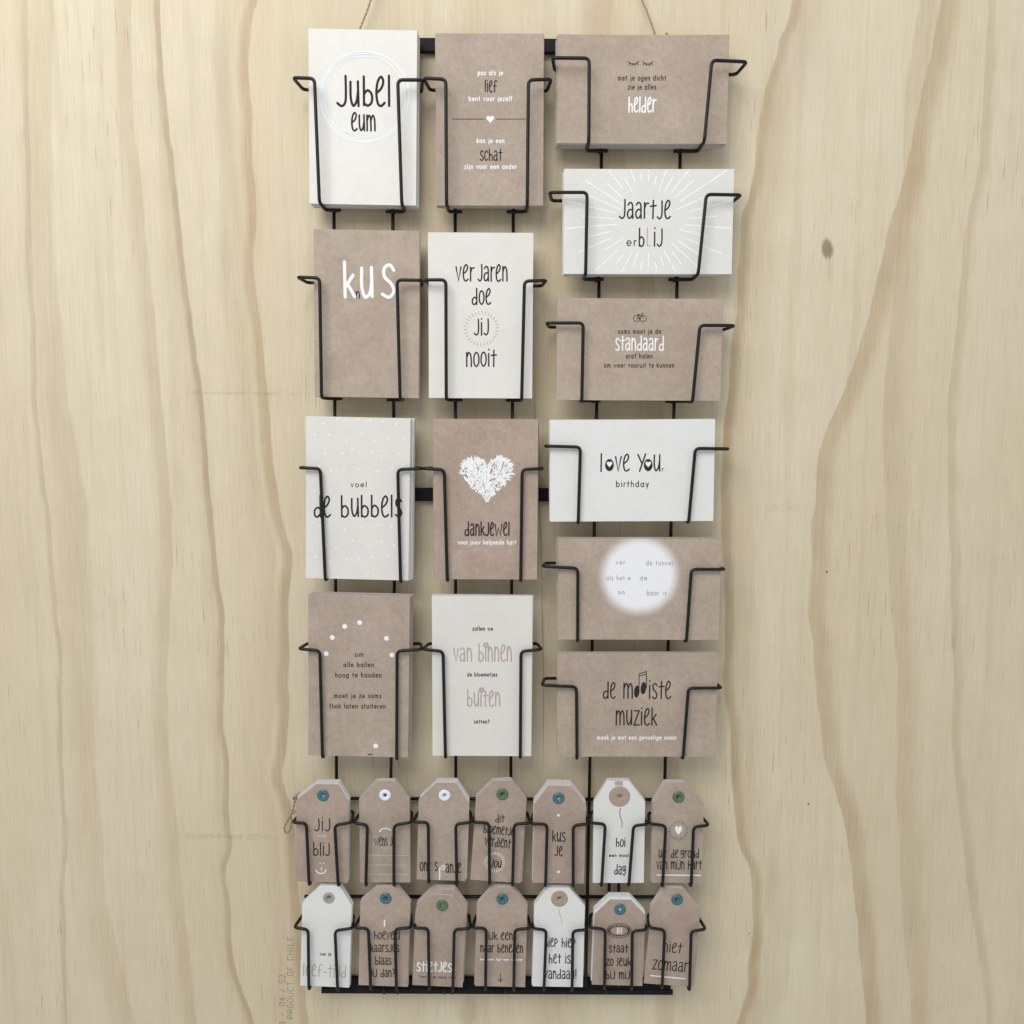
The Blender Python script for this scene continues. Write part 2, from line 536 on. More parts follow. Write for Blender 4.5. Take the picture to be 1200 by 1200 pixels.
HAND = {
    'a': (.42, [('s', P_('.07,.62 .17,.73 .29,.68 .33,.5 .33,.2 .35,0')), ('s', P_('.32,.38 .17,.41 .05,.27 .07,.07 .19,.01 .32,.16'))]),
    'b': (.42, [('l', P_('.06,1 .05,.02')), ('s', P_('.05,.38 .19,.53 .34,.38 .33,.12 .19,0 .06,.08'))]),
    'c': (.38, [('s', P_('.33,.60 .22,.73 .08,.55 .05,.25 .15,.01 .33,.1'))]),
    'd': (.42, [('l', P_('.34,1 .34,.0')), ('s', P_('.34,.34 .22,.45 .06,.32 .06,.08 .18,0 .34,.16'))]),
    'e': (.40, [('s', P_('.06,.33 .24,.45 .32,.62 .24,.74 .11,.62 .05,.33 .1,.07 .22,0 .36,.08'))]),
    'f': (.36, [('s', P_('.34,.9 .25,1 .15,.86 .14,.5 .14,0')), ('l', P_('.02,.52 .3,.54'))]),
    'g': (.42, [('s', P_('.33,.64 .18,.73 .06,.58 .07,.38 .18,.31 .33,.5')), ('s', P_('.33,.72 .34,.3 .32,.02 .19,-.07 .06,.03'))]),
    'h': (.40, [('l', P_('.06,1 .06,0')), ('s', P_('.06,.36 .17,.54 .29,.48 .33,.25 .33,0'))]),
    'i': (.15, [('l', P_('.07,.7 .07,0')), ('l', P_('.07,.9 .075,.93'))]),
    'j': (.34, [('s', P_('.27,.95 .28,.45 .25,.12 .14,0 .02,.1'))]),
    'J': (.38, [('s', P_('.32,1 .32,.45 .29,.12 .16,0 .02,.1'))]),
    'k': (.38, [('l', P_('.06,1 .06,0')), ('l', P_('.31,.62 .07,.28')), ('l', P_('.14,.38 .35,0'))]),
    'l': (.15, [('l', P_('.07,1 .06,0'))]),
    'm': (.60, [('l', P_('.06,.72 .06,0')), ('s', P_('.06,.45 .17,.7 .27,.6 .29,.3 .29,0')), ('s', P_('.29,.45 .4,.7 .5,.6 .53,.3 .53,0'))]),
    'n': (.41, [('l', P_('.06,.73 .06,0')), ('s', P_('.06,.45 .18,.71 .3,.6 .34,.3 .34,0'))]),
    'o': (.40, [('o', P_('.2,.72 .07,.56 .05,.2 .19,0 .34,.18 .34,.55'))]),
    'p': (.38, [('l', P_('.06,.76 .06,0')), ('s', P_('.06,.62 .19,.77 .33,.62 .29,.4 .06,.3'))]),
    'r': (.31, [('l', P_('.06,.72 .06,0')), ('s', P_('.06,.45 .15,.66 .29,.68'))]),
    's': (.36, [('s', P_('.32,.62 .21,.73 .08,.64 .1,.45 .26,.3 .32,.13 .2,0 .04,.08'))]),
    'S': (.42, [('s', P_('.38,.84 .26,1 .1,.9 .1,.64 .3,.42 .37,.18 .23,0 .03,.1'))]),
    't': (.36, [('l', P_('.19,.97 .18,0')), ('l', P_('.03,.66 .35,.69'))]),
    'u': (.41, [('s', P_('.06,.72 .06,.25 .15,.01 .28,.15 .34,.45')), ('l', P_('.34,.73 .35,0'))]),
    'U': (.52, [('s', P_('.06,.98 .05,.35 .17,.0 .35,.15 .42,.5')), ('l', P_('.42,1 .43,.02'))]),
    'v': (.38, [('l', P_('.03,.72 .18,0 .34,.72'))]),
    'w': (.68, [('l', P_('.03,.72 .17,0 .33,.5 .48,0 .63,.72'))]),
    'y': (.40, [('l', P_('.04,.97 .2,.5')), ('l', P_('.37,1 .12,0'))]),
    'z': (.38, [('l', P_('.05,.72 .34,.72 .04,0 .36,.01'))]),
    'L': (.30, [('l', P_('.05,1 .05,.01 .27,.01'))]),
    '!': (.16, [('l', P_('.07,.95 .07,.25')), ('l', P_('.07,.02 .075,.04'))]),
    '-': (.34, [('l', P_('.06,.36 .29,.36'))]),
    '.': (.16, [('l', P_('.07,.02 .075,.03'))]),
    '?': (.36, [('s', P_('.05,.85 .17,.98 .31,.82 .27,.62 .17,.48 .17,.28')), ('l', P_('.17,.03 .175,.05'))]),
    ' ': (.30, []),
}


def bowl(cx=.34, r=.32):
    return ('o', arc(cx, r, r, r, 0, 330, 11))


SANS = {
    'a': (.82, [bowl(), ('l', P_('.66,.64 .66,0'))]),
    'b': (.82, [bowl(.38), ('l', P_('.06,1 .06,0'))]),
    'c': (.70, [('p', arc(.36, .32, .32, .32, 50, 310))]),
    'd': (.82, [bowl(), ('l', P_('.66,1 .66,0'))]),
    'e': (.76, [('p', [(.05, .33), (.68, .33)] + arc(.36, .32, .32, .32, 12, 315, 16))]),
    'f': (.48, [('p', [(.44, .96)] + arc(.36, .8, .18, .18, 90, 180, 6) + [(.18, 0)]), ('l', P_('.02,.62 .4,.62'))]),
    'g': (.82, [bowl(), ('p', [(.66, .64), (.66, 0)] + arc(.36, .0, .3, .27, 0, -150, 10))]),
    'h': (.74, [('l', P_('.06,1 .06,0')), ('p', arc(.32, .38, .26, .26, 180, 0, 10) + [(.58, 0)])]),
    'i': (.24, [('l', P_('.1,.64 .1,0')), ('l', P_('.1,.92 .105,.92'))]),
    'j': (.30, [('p', [(.16, .64), (.16, -.1)] + arc(.0, -.1, .16, .16, 0, -90, 5)), ('l', P_('.16,.92 .165,.92'))]),
    'k': (.64, [('l', P_('.06,1 .06,0')), ('l', P_('.5,.64 .08,.28')), ('l', P_('.2,.4 .55,0'))]),
    'l': (.24, [('l', P_('.1,1 .1,0'))]),
    'm': (1.14, [('l', P_('.06,.64 .06,0')), ('p', arc(.29, .4, .23, .24, 180, 0, 10) + [(.52, 0)]), ('p', arc(.75, .4, .23, .24, 180, 0, 10) + [(.98, 0)])]),
    'n': (.74, [('l', P_('.06,.64 .06,0')), ('p', arc(.32, .38, .26, .26, 180, 0, 10) + [(.58, 0)])]),
    'o': (.78, [bowl(.36)]),
    'p': (.82, [bowl(.38), ('l', P_('.06,.64 .06,-.3'))]),
    'r': (.46, [('l', P_('.06,.64 .06,0')), ('p', arc(.3, .38, .24, .26, 180, 75, 8))]),
    's': (.60, [('s', P_('.46,.55 .28,.65 .1,.52 .28,.34 .48,.18 .28,.0 .06,.1'))]),
    't': (.50, [('l', P_('.2,.9 .2,0')), ('l', P_('.02,.62 .4,.62'))]),
    'u': (.74, [('p', [(.06, .64)] + arc(.32, .26, .26, .26, 180, 360, 10) + [(.58, .64)]), ('l', P_('.58,.3 .58,0'))]),
    'v': (.66, [('l', P_('.04,.64 .3,0 .56,.64'))]),
    'w': (.98, [('l', P_('.03,.64 .24,0 .46,.6 .68,0 .9,.64'))]),
    'y': (.66, [('l', P_('.04,.64 .31,.02')), ('l', P_('.57,.64 .2,-.28'))]),
    'z': (.62, [('l', P_('.06,.64 .5,.64 .05,0 .54,0'))]),
    '?': (.56, [('s', P_('.06,.8 .26,1 .46,.8 .36,.58 .25,.46 .25,.26')), ('l', P_('.25,.02 .255,.02'))]),
    ' ': (.46, []),
}
STAMP = {
    'P': (.62, [('l', P_('.06,0 .06,1 .4,1 .5,.88 .5,.62 .4,.5 .06,.5'))]),
    'R': (.62, [('l', P_('.06,0 .06,1 .4,1 .5,.88 .5,.62 .4,.5 .06,.5')), ('l', P_('.26,.5 .5,0'))]),
    'O': (.64, [('l', P_('.18,0 .06,.15 .06,.85 .18,1 .4,1 .52,.85 .52,.15 .4,0 .18,0'))]),
    'D': (.64, [('l', P_('.06,0 .06,1 .36,1 .52,.8 .52,.2 .36,0 .06,0'))]),
    'U': (.64, [('l', P_('.06,1 .06,.15 .18,0 .4,0 .52,.15 .52,1'))]),
    'C': (.64, [('l', P_('.52,.85 .4,1 .18,1 .06,.85 .06,.15 .18,0 .4,0 .52,.15'))]),
    'T': (.62, [('l', P_('.04,1 .54,1')), ('l', P_('.29,1 .29,0'))]),
    'F': (.60, [('l', P_('.06,0 .06,1 .5,1')), ('l', P_('.06,.52 .4,.52'))]),
    'H': (.64, [('l', P_('.06,0 .06,1')), ('l', P_('.52,0 .52,1')), ('l', P_('.06,.5 .52,.5'))]),
    'I': (.34, [('l', P_('.14,0 .14,1'))]),
    'L': (.58, [('l', P_('.06,1 .06,0 .5,0'))]),
    'E': (.60, [('l', P_('.5,1 .06,1 .06,0 .5,0')), ('l', P_('.06,.52 .4,.52'))]),
    '1': (.40, [('l', P_('.06,.8 .22,1 .22,0'))]),
    '8': (.62, [('l', P_('.18,.52 .08,.66 .08,.86 .2,1 .38,1 .5,.86 .5,.66 .4,.52 .18,.52 .06,.36 .06,.14 .18,0 .4,0 .52,.14 .52,.36 .4,.52'))]),
    '0': (.62, [('l', P_('.18,0 .06,.15 .06,.85 .18,1 .4,1 .52,.85 .52,.15 .4,0 .18,0'))]),
    '4': (.62, [('l', P_('.4,0 .4,1 .06,.3 .54,.3'))]),
    '5': (.62, [('l', P_('.5,1 .08,1 .06,.56 .38,.58 .52,.42 .52,.14 .38,0 .06,.04'))]),
    '2': (.62, [('l', P_('.06,.84 .2,1 .4,1 .52,.84 .5,.62 .06,0 .54,0'))]),
    '-': (.8, [('l', P_('.04,.48 .7,.48'))]),
    '/': (.5, [('l', P_('.06,0 .4,1'))]),
    ' ': (.5, []),
}
for ch, kk in [(q, 1.16) for q in 'acgmnopruvwsz'] + [('e', 1.31), ('i', 1.08)]:
    ad, st = HAND[ch]
    HAND[ch] = (ad, [(m_, [(x_, y_ * kk) for x_, y_ in p_]) for m_, p_ in st])
FONTS = {'h': HAND, 's': SANS, 'd': STAMP}


class Ink:
    """flat printed strokes a tenth of a millimetre proud of the paper"""

    def __init__(s):
        s.v, s.f, s.k = [], [], 0

    def stroke(s, pts, w, closed=False):
        pts = [Vector((p[0], p[1])) for p in pts]
        q = [pts[0]]
        for p in pts[1:]:
            if (p - q[-1]).length > w * .12:
                q.append(p)
        pts = q
        r = w / 2
        s.k += 1
        lift = (s.k % 40) * 1.5e-6
        step = 1.2e-6
        if len(pts) == 1:
            s.disc(pts[0], r, r)
            return
        n = len(pts)
        L, R = [], []
        for i in range(n):
            if closed:
                a, b, c = pts[(i - 1) % n], pts[i], pts[(i + 1) % n]
            else:
                a, b, c = pts[max(i - 1, 0)], pts[i], pts[min(i + 1, n - 1)]
            d1 = (b - a).normalized() if (b - a).length > 1e-9 else None
            d2 = (c - b).normalized() if (c - b).length > 1e-9 else None
            d1, d2 = d1 or d2, d2 or d1
            t = d1 + d2
            t = t.normalized() if t.length > .2 else d2
            nn = Vector((-t.y, t.x))
            m = 1 / max(.55, nn.dot(Vector((-d2.y, d2.x))))
            L.append(b + nn * r * m)
            R.append(b - nn * r * m)
        base = len(s.v)
        for i in range(n):
            z = lift + step * i
            s.v.append((L[i].x, L[i].y, z))
            s.v.append((R[i].x, R[i].y, z))
        for i in range(n - 1 if not closed else n):
            j = (i + 1) % n
            s.f.append((base + 2 * i, base + 2 * i + 1, base + 2 * j + 1, base + 2 * j))
        if not closed:
            for end in (0, n - 1):
                p = pts[end]
                d = (pts[1] - pts[0]) if end == 0 else (pts[-1] - pts[-2])
                d = d.normalized() * (-1 if end == 0 else 1)
                nrm = Vector((-d.y, d.x))
                z = lift + step * end
                cap = []
                for k in range(1, 5):
                    a = math.pi / 2 - math.pi * k / 5
                    v = p + (d * math.cos(a) + nrm * math.sin(a)) * r
                    cap.append(len(s.v))
                    s.v.append((v.x, v.y, z))
                ids = [base + 2 * end, base + 2 * end + 1]
                if end == 0:
                    s.f.append(tuple([ids[1]] + cap + [ids[0]]))
                else:
                    s.f.append(tuple([ids[0]] + cap + [ids[1]]))

    def poly(s, pts):
        s.k += 1
        z = (s.k % 40) * 1.5e-6
        base = len(s.v)
        s.v += [(p[0], p[1], z) for p in pts]
        for t in tessellate_polygon([[Vector((p[0], p[1], 0)) for p in pts]]):
            s.f.append(tuple(base + i for i in t))

    def disc(s, c, rx, ry, rot=0.0, n=14):
        cs, sn = math.cos(rot), math.sin(rot)
        s.poly([(c[0] + rx * math.cos(a) * cs - ry * math.sin(a) * sn, c[1] + rx * math.cos(a) * sn + ry * math.sin(a) * cs)
                for a in [2 * math.pi * k / n for k in range(n)]])


def heart_pts(cx, cy, w, h, n=28):
    out = []
    for k in range(n):
        t = 2 * math.pi * k / n
        x = 16 * math.sin(t) ** 3
        y = 13 * math.cos(t) - 5 * math.cos(2 * t) - 2 * math.cos(3 * t) - math.cos(4 * t)
        out.append((cx + x / 32 * w, cy + (y + 2.5) / 29 * h))
    return out


class Sheet:
    """a card or tag lying parallel to the board: keeps the frame that turns photo pixels into its own plane"""

    def __init__(s, TL, TR, BL, BR, depth):
        s.depth = depth
        p = [at(*q, depth) for q in (TL, TR, BL, BR)]
        s.c = (p[0] + p[1] + p[2] + p[3]) / 4
        hx = (p[1] - p[0] + p[3] - p[2]) / 2
        vz = (p[0] - p[2] + p[1] - p[3]) / 2
        a = (math.atan2(hx.z, hx.x) + math.atan2(-vz.x, vz.z)) / 2
        s.roll = -a
        s.w, s.h = hx.length, vz.length
        s.ex = Vector((math.cos(a), 0, math.sin(a)))
        s.ez = Vector((-math.sin(a), 0, math.cos(a)))
        s.inks = {}

    def loc(s, u, v):
        d = at(u, v, s.depth) - s.c
        return Vector((d.dot(s.ex), d.dot(s.ez)))

    def px(s, n=1.0):
        return n * (D - s.depth) / FPX

    def ink(s, mat, name='lettering'):
        return s.inks.setdefault((name, mat), Ink())

    def text(s, txt, font, u0, u1, vb, H, mat, sw, vb1=None, name='lettering'):
        F = FONTS[font]
        gap = {'h': .05, 's': .32, 'd': .1}[font]
        adv = 0
        runs = []
        for ch in txt:
            g = F.get(ch) or F.get(ch.lower())
            runs.append((adv, g))
            adv += g[0] + gap
        tot = adv - gap - .04
        a = s.loc(u0, vb)
        b = s.loc(u1, vb if vb1 is None else vb1)
        w = (b - a).length
        ex = (b - a).normalized()
        ey = Vector((-ex.y, ex.x))
        k = w / tot
        hh = s.px(H * (.8 if font == 's' else 1))
        sw = sw * (.74 if font == 's' else 1.04)
        I = s.ink(mat, name)
        W_ = s.px(sw)
        jit = .018 if font == 'h' else 0
        for x0, (ad, strokes) in runs:
            jy = random.uniform(-jit, jit)
            for mode, pts in strokes:
                q = cr(pts, mode == 'o') if mode in 'so' else [Vector(p) for p in pts]
                q = [a + ex * ((x0 + p.x) * k) + ey * ((p.y + jy) * hh) for p in q]
                I.stroke(q, W_, mode == 'o')

    def line(s, pts, sw, mat, name='lettering', smooth=False, closed=False):
        q = [s.loc(*p) for p in pts]
        if smooth:
            q = cr(q, closed)
        s.ink(mat, name).stroke(q, s.px(sw), closed)

    def dot(s, u, v, ru, mat, name, rv=None, rot=0):
        s.ink(mat, name).disc(s.loc(u, v), s.px(ru), s.px(rv or ru), rot)

    def heart(s, u, v, w, h, mat, name='printed_heart'):
        c = s.loc(u, v)
        s.ink(mat, name).poly(heart_pts(c.x, c.y, s.px(w), s.px(h)))

    def burst(s, u, v, r0, r1, n, sw, mat, name='printed_ring', ry=1.0):
        for k in range(n):
            a = 2 * math.pi * (k + .3) / n
            ca, sa = math.cos(a), math.sin(a) * ry
            s.line([(u + r0 * ca, v - r0 * sa), (u + r1 * ca, v - r1 * sa)], sw, mat, name)

    def flush(s, obj, off):
        cnt = {}
        for (name, mat), I in s.inks.items():
            if not I.f:
                continue
            vs = [(x, off(x, y) - .00005 - z - (.00008 if name in ('printed_heart', 'printed_mark') else 0), y) for x, y, z in I.v]
            mesh_obj(name, vs, I.f, M[mat], obj)


# ------------------------------------------------------------------ the cards
TH = .0010          # one card
ROW_Y = {'jubel': .0245, 'lief': .0245, 'helder': .0245, 'jaartje': .0265, 'knus': .0275, 'verjaren': .0275, 'standaard': .029}
CARD_Y = .0315      # front face of the front card, metres off the board (lower rows)
STACK = 10
THICK = {'bloemetjes': 5, 'muziek': 5, 'standaard': 6, 'lief': 7, 'dankjewel': 7, 'love': 7, 'jaartje': 8, 'knus': 8, 'verjaren': 7, 'ballen': 7, 'tunnel': 8}
GAP = .00092
SLOPE = {}


def bent(bow, lean):
    return lambda x, z: -(bow * (x * x + z * z) * 10 + lean * z)


def card_mesh(w, h, off, nx=16, nz=24):
    vs, fs, fm = [], [], []
    for side in (0, 1):
        for j in range(nz + 1):
            for i in range(nx + 1):
                x, z = (i / nx - .5) * w, (j / nz - .5) * h
                vs.append((x, off(x, z) + side * TH, z))
    n = (nx + 1) * (nz + 1)
    for j in range(nz):
        for i in range(nx):
            a = j * (nx + 1) + i
            fs.append((a, a + 1, a + nx + 2, a + nx + 1))
            fm.append(0)
            fs.append((n + a + nx + 1, n + a + nx + 2, n + a + 1, n + a))
            fm.append(0)
    rim = [i for i in range(nx + 1)] + [j * (nx + 1) + nx for j in range(1, nz + 1)] + \
          [nz * (nx + 1) + i for i in range(nx - 1, -1, -1)] + [j * (nx + 1) for j in range(nz - 1, 0, -1)]
    m0 = len(vs)
    L = len(rim)
    vs += [vs[i] for i in rim] + [vs[n + i] for i in rim]
    for k in range(L):
        k2 = (k + 1) % L
        fs.append((m0 + k2, m0 + k, m0 + L + k, m0 + L + k2))
        fm.append(1)
    return vs, fs, fm


CARDS = {}


def make_card(key, corners, mat, label, behind, back_shift=None, n=STACK, bow=0.0, lean=0.0, edge=None):
    sh = Sheet(*corners, ROW_Y.get(key, CARD_Y))
    n = THICK.get(key, n)
    sh.raise_back = 0.0 if key in ('jubel', 'lief', 'helder', 'jaartje') else .0008 if key in ('knus', 'verjaren') else .0020
    off = bent(bow, lean)
    vs, fs, fm = card_mesh(sh.w, sh.h, off)
    edge = edge or ('edge_kraft' if 'kraft' in mat else 'edge_pale')
    o = mesh_obj('greeting_card', vs, fs, [M[mat], M[edge]], None, True, fm)
    for p, mi in zip(o.data.polygons, fm):
        p.use_smooth = mi == 0
    o.location = sh.c
    o.rotation_euler = (0, sh.roll, 0)
    tag(o, label, 'greeting card', 'front greeting cards in the rack')
    sh.obj, sh.off = o, off
    bx, bz, br = back_shift or (0, 0, 0)
    for k in range(1, n):
        c = o.copy()
        COL.objects.link(c)
        t = k / (n - 1)
        c.location = o.location + Vector((random.uniform(-.0008, .0008) + bx * min(1, t * 1.6), .0005 * k + GAP * k, bz * min(1, t * 1.6) + sh.raise_back / .022 * GAP * k + random.uniform(0, .0002)))
        c.rotation_euler = (0, sh.roll + random.uniform(-.005, .005) + br * t, 0)
        tag(c, behind, 'greeting card', behind.replace('one of the ', ''))
    CARDS[key] = sh
    return sh


def pxm(n):
    return n * .00074


K, C, Wt = 'kraft', 'cream', 'white'
c = make_card('jubel', ((362.4, 33.8), (488.5, 36.3), (361.9, 239.2), (488.0, 240.8)), C,
              'tall cream card reading Jubel eum inside a ring of thin white circles',
              'one of the cream cards stacked behind the Jubel eum card', (pxm(1.6), 0, 0), bow=.013)
for ch, u0, u1, H in (('J', 394.8, 406.3, 32), ('u', 409.4, 420.8, 31), ('b', 425, 437.2, 31), ('e', 439.8, 450.8, 32), ('l', 455, 457, 32)):
    c.text(ch, 'h', u0, u1, 124.3, H, 'ink', 2.6)
c.text('eum', 'h', 411.5, 440, 153.2, 20, 'ink', 1.9)
for k, (du, dv, ru, rv, sw) in enumerate([(0, 0, 52, 53, 1.5), (-1.5, 1, 49, 51, .9), (2, -2, 51, 49, 1.0), (1, 2, 47.5, 49, .8), (-2, -1, 50.5, 46.5, .8)]):
    c.line([(427 + du + ru * math.cos(a), 113.5 + dv + rv * math.sin(a)) for a in [2 * math.pi * i / 40 for i in range(40)]], sw, 'ink_pale', 'printed_rings', True, True)

c = make_card('lief', ((510.7, 39.3), (637.0, 39.8), (511.5, 241.2), (636.6, 240.8)), K,
              'tall kraft card with lief above and schat below a small white heart',
              'one of the kraft cards stacked behind the lief and schat card', bow=.010)
c.text('pas als je', 's', 560, 589.3, 88.0, 6.3, 'ink_white', 1.15)
c.text('lief', 'h', 568, 581.8, 107.8, 12.4, 'ink', 1.2)
c.text('bent voor jezelf', 's', 549.5, 600, 118.3, 6.3, 'ink_white', 1.15)
c.line([(530, 139.6), (567.5, 139.6)], .8, 'ink_soft', 'printed_line')
c.line([(581.6, 139.6), (617, 139.6)], .8, 'ink_soft', 'printed_line')
c.heart(574.5, 140.2, 8.6, 8, 'ink_white')
c.text('kan je een', 's', 558.8, 591.2, 167.5, 6.3, 'ink_white', 1.15)
c.text('schat', 'h', 562.4, 588, 188.0, 12.4, 'ink', 1.2)
c.text('zijn voor een ander', 's', 544.5, 605.6, 197.8, 6.3, 'ink_white', 1.15)

c = make_card('helder', ((654.3, 39.1), (853.0, 43.4), (652.6, 168.2), (852.6, 168.9)), K,
              'wide kraft card with two closed eyelashes above the bright white word helder',
              'one of the kraft cards stacked behind the closed eyelashes card', (pxm(-1.0), 0, 0), bow=.020, edge='edge_pale')
for cx in (742.3, 759.2):
    c.line([(cx - 6, 72.4), (cx - 3, 74.8), (cx, 75.3), (cx + 3, 74.8), (cx + 6, 72.2)], .9, 'ink', 'printed_eyelashes', True)
    for q in (-4.2, -1.4, 1.4, 4.2):
        c.line([(cx + q, 74.6 - abs(q) * .2), (cx + q * 1.25, 77.6 - abs(q) * .22)], .8, 'ink', 'printed_eyelashes')
c.text('met je ogen dicht', 's', 724.3, 780.5, 94.2, 6.8, 'ink', 1.1)
c.text('zie je alles', 's', 736, 768.9, 104.8, 6.8, 'ink', 1.1)
c.text('helder', 'h', 736.2, 768.2, 131.6, 16.2, 'ink_white', 1.5)

c = make_card('jaartje', ((662, 197.3), (858.8, 199.2), (659.2, 321.2), (858.4, 321.4)), 'white_dull',
              'wide white card reading Jaartje er blij in the middle of a white sunburst',
              'one of the white cards stacked behind the sunburst card', bow=.013)
c.text('Jaartje', 'h', 725.5, 785.4, 256, 20.5, 'ink', 1.7)
c.text('er', 's', 734.3, 746, 288, 11, 'ink', 1.5)
c.text('b', 'h', 748.2, 754.9, 288.5, 20, 'ink', 1.6)
c.text('L', 'h', 757.6, 762, 288.5, 20, 'ink_palegrey', 1.1)
c.text('ij', 'h', 765.5, 776, 288.5, 20, 'ink', 1.6)
random.seed(5)
for k in range(38):
    a = 2 * math.pi * (k + .5) / 38
    r0 = random.uniform(36, 50)
    r1 = random.uniform(78, 112)
    ca, sa = math.cos(a), math.sin(a)
    lim = min(96 / max(1e-3, abs(ca)), (60 if sa > 0 else 58) / max(1e-3, abs(sa)))
    r1 = min(r1, lim)
    if r1 - r0 < 5:
        r0 = r1 - 8
    rm = r0 + (r1 - r0) * random.uniform(.55, .75)
    pt = lambda r: (760 + r * ca, 260 - r * sa)
    c.line([pt(r0), pt(rm)], 1.4, 'ink_white', 'printed_sunburst')
    if k % 2:
        c.line([pt(rm + 3), pt(r1)], 1.6, 'ink_white', 'printed_sunburst')

c = make_card('standaard', ((653.8, 348.9), (846.3, 350.9), (651.6, 468.0), (845.2, 470.4)), K,
              'wide kraft card with a tiny bicycle above the white word standaard',
              'one of the kraft cards stacked behind the bicycle card', bow=.010)
for cx in (746, 753.8):
    c.line([(cx + 3.6 * math.cos(a), 373.2 + 3.6 * math.sin(a)) for a in [2 * math.pi * i / 14 for i in range(14)]], .7, 'ink', 'printed_bicycle', True, True)
for seg in ([(746, 373.2), (748.4, 369.6), (752.2, 369.6), (749.8, 373.4), (746, 373.2)], [(749.8, 373.4), (748, 368.4)], [(747, 368.2), (749.2, 368.2)],
            [(753.8, 373.2), (752, 367.6), (753.6, 367)], [(748.4, 369.6), (749.8, 373.4)]):
    c.line(seg, .7, 'ink', 'printed_bicycle')
c.text('soms moet je de', 's', 724.3, 774.5, 391, 6.8, 'ink', 1.1)
c.text('standaard', 'h', 720.8, 777.6, 410.6, 16.2, 'ink_white', 1.35)
c.text('eraf halen', 's', 733.6, 764.7, 419.8, 6.6, 'ink', 1.1)
c.text('om weer vooruit te kunnen', 's', 708, 789.9, 430.6, 6.6, 'ink', 1.1)

c = make_card('knus', ((368, 268.2), (491.6, 271.2), (368.5, 465), (490.9, 466.2)), K,
              'tall kraft card with big white letters kus and a tiny dark n',
              'one of the kraft cards stacked behind the kus card', (pxm(.5), 0, 0), bow=.010)
c.text('k', 'h', 402.2, 415.3, 347.5, 39, 'ink_white', 3.5)
c.text('n', 'h', 416.9, 421.6, 349.5, 9, 'ink', 1.2)
c.text('U', 'h', 422.6, 437.8, 347.6, 33, 'ink_white', 3.5)
c.text('S', 'h', 447, 461.9, 348.4, 36, 'ink_white', 3.5)

c = make_card('verjaren', ((502.4, 272.2), (624.8, 273.3), (502.4, 466.6), (623.8, 466.6)), C,
              'tall cream card reading ver jaren doe jij nooit with a dashed ring round jij',
              'one of the cream cards stacked behind the ver jaren card', bow=.010)
c.text('ver', 'h', 534, 555.5, 329.4, 18.5, 'ink', 1.6)
c.text('jaren', 'h', 560, 594.6, 329.4, 19, 'ink', 1.6)
c.text('doe', 'h', 552.8, 575, 356.9, 18, 'ink', 1.6)
c.text('jij', 'h', 555.5, 572.6, 392.6, 18.5, 'ink', 1.6)
c.burst(564.3, 385.2, 17, 20.6, 30, .7, 'ink_palegrey')
c.text('nooit', 'h', 545.9, 581.2, 429.2, 19, 'ink', 1.6)

c = make_card('bubbels', ((360.3, 488), (480.5, 490.6), (356.9, 677.6), (479.3, 679.8)), C,
              'tall cream card sprinkled with white dots reading voel de bubbels',
              'one of the cream cards stacked behind the dotted bubbels card', (pxm(3.6), pxm(-.2), 0), bow=.010)
c.text('voel', 's', 411, 429.8, 570.6, 7.4, 'ink', 1.2)
c.text('de', 'h', 367.7, 387.2, 605.6, 25, 'ink', 2.0)
c.text('bubbels', 'h', 399.3, 470.6, 605.6, 25, 'ink', 2.0)
random.seed(8)
for j in range(11):
    for i in range(7):
        u = 365 + i * 17 + (j % 2) * 8 + random.uniform(-4, 4) - j * .3
        v = 494 + j * 18 + random.uniform(-5, 5)
        if 364 < u < 475 and v < 672 and not (560 < v < 610 and u < 474):
            c.dot(u, v, 1.5, 'ink_pale', 'printed_dots')

c = make_card('dankjewel', ((508.2, 491.2), (630.2, 491.5), (508.9, 678.5), (629.8, 679)), 'kraft_warm',
              'tall kraft card with a fluffy white heart over the word dankjewel',
              'one of the kraft cards stacked behind the fluffy white heart card', bow=.010)
random.seed(3)
hp = heart_pts(0, 0, 1, 1, 40)


def inside(p, poly):
    r = False
    for i in range(len(poly)):
        (x1, y1), (x2, y2) = poly[i], poly[i - 1]
        if (y1 > p[1]) != (y2 > p[1]) and p[0] < (x2 - x1) * (p[1] - y1) / (y2 - y1) + x1:
            r = not r
    return r


cnt = 0
while cnt < 720:
    p = (random.uniform(-.52, .52), random.uniform(-.6, .55))
    if not inside((p[0] * 1.04, p[1] * 1.04), hp):
        continue
    cnt += 1
    a = math.atan2(p[1] + .05, p[0]) + random.gauss(0, .55)
    l = random.uniform(1.2, 2.5)
    u, v = 570.8 + p[0] * 65, 562.5 - p[1] * 57
    c.line([(u - l * math.cos(a), v + l * math.sin(a)), (u + l * math.cos(a), v - l * math.sin(a))], 1.1, 'ink_white', 'printed_heart')
c.text('dankjewel', 'h', 544.5, 597, 627.6, 16, 'ink', 1.5)
c.text('voor jouw helpende hart', 's', 536.8, 604.8, 637.8, 6.2, 'ink_white', 1.15)

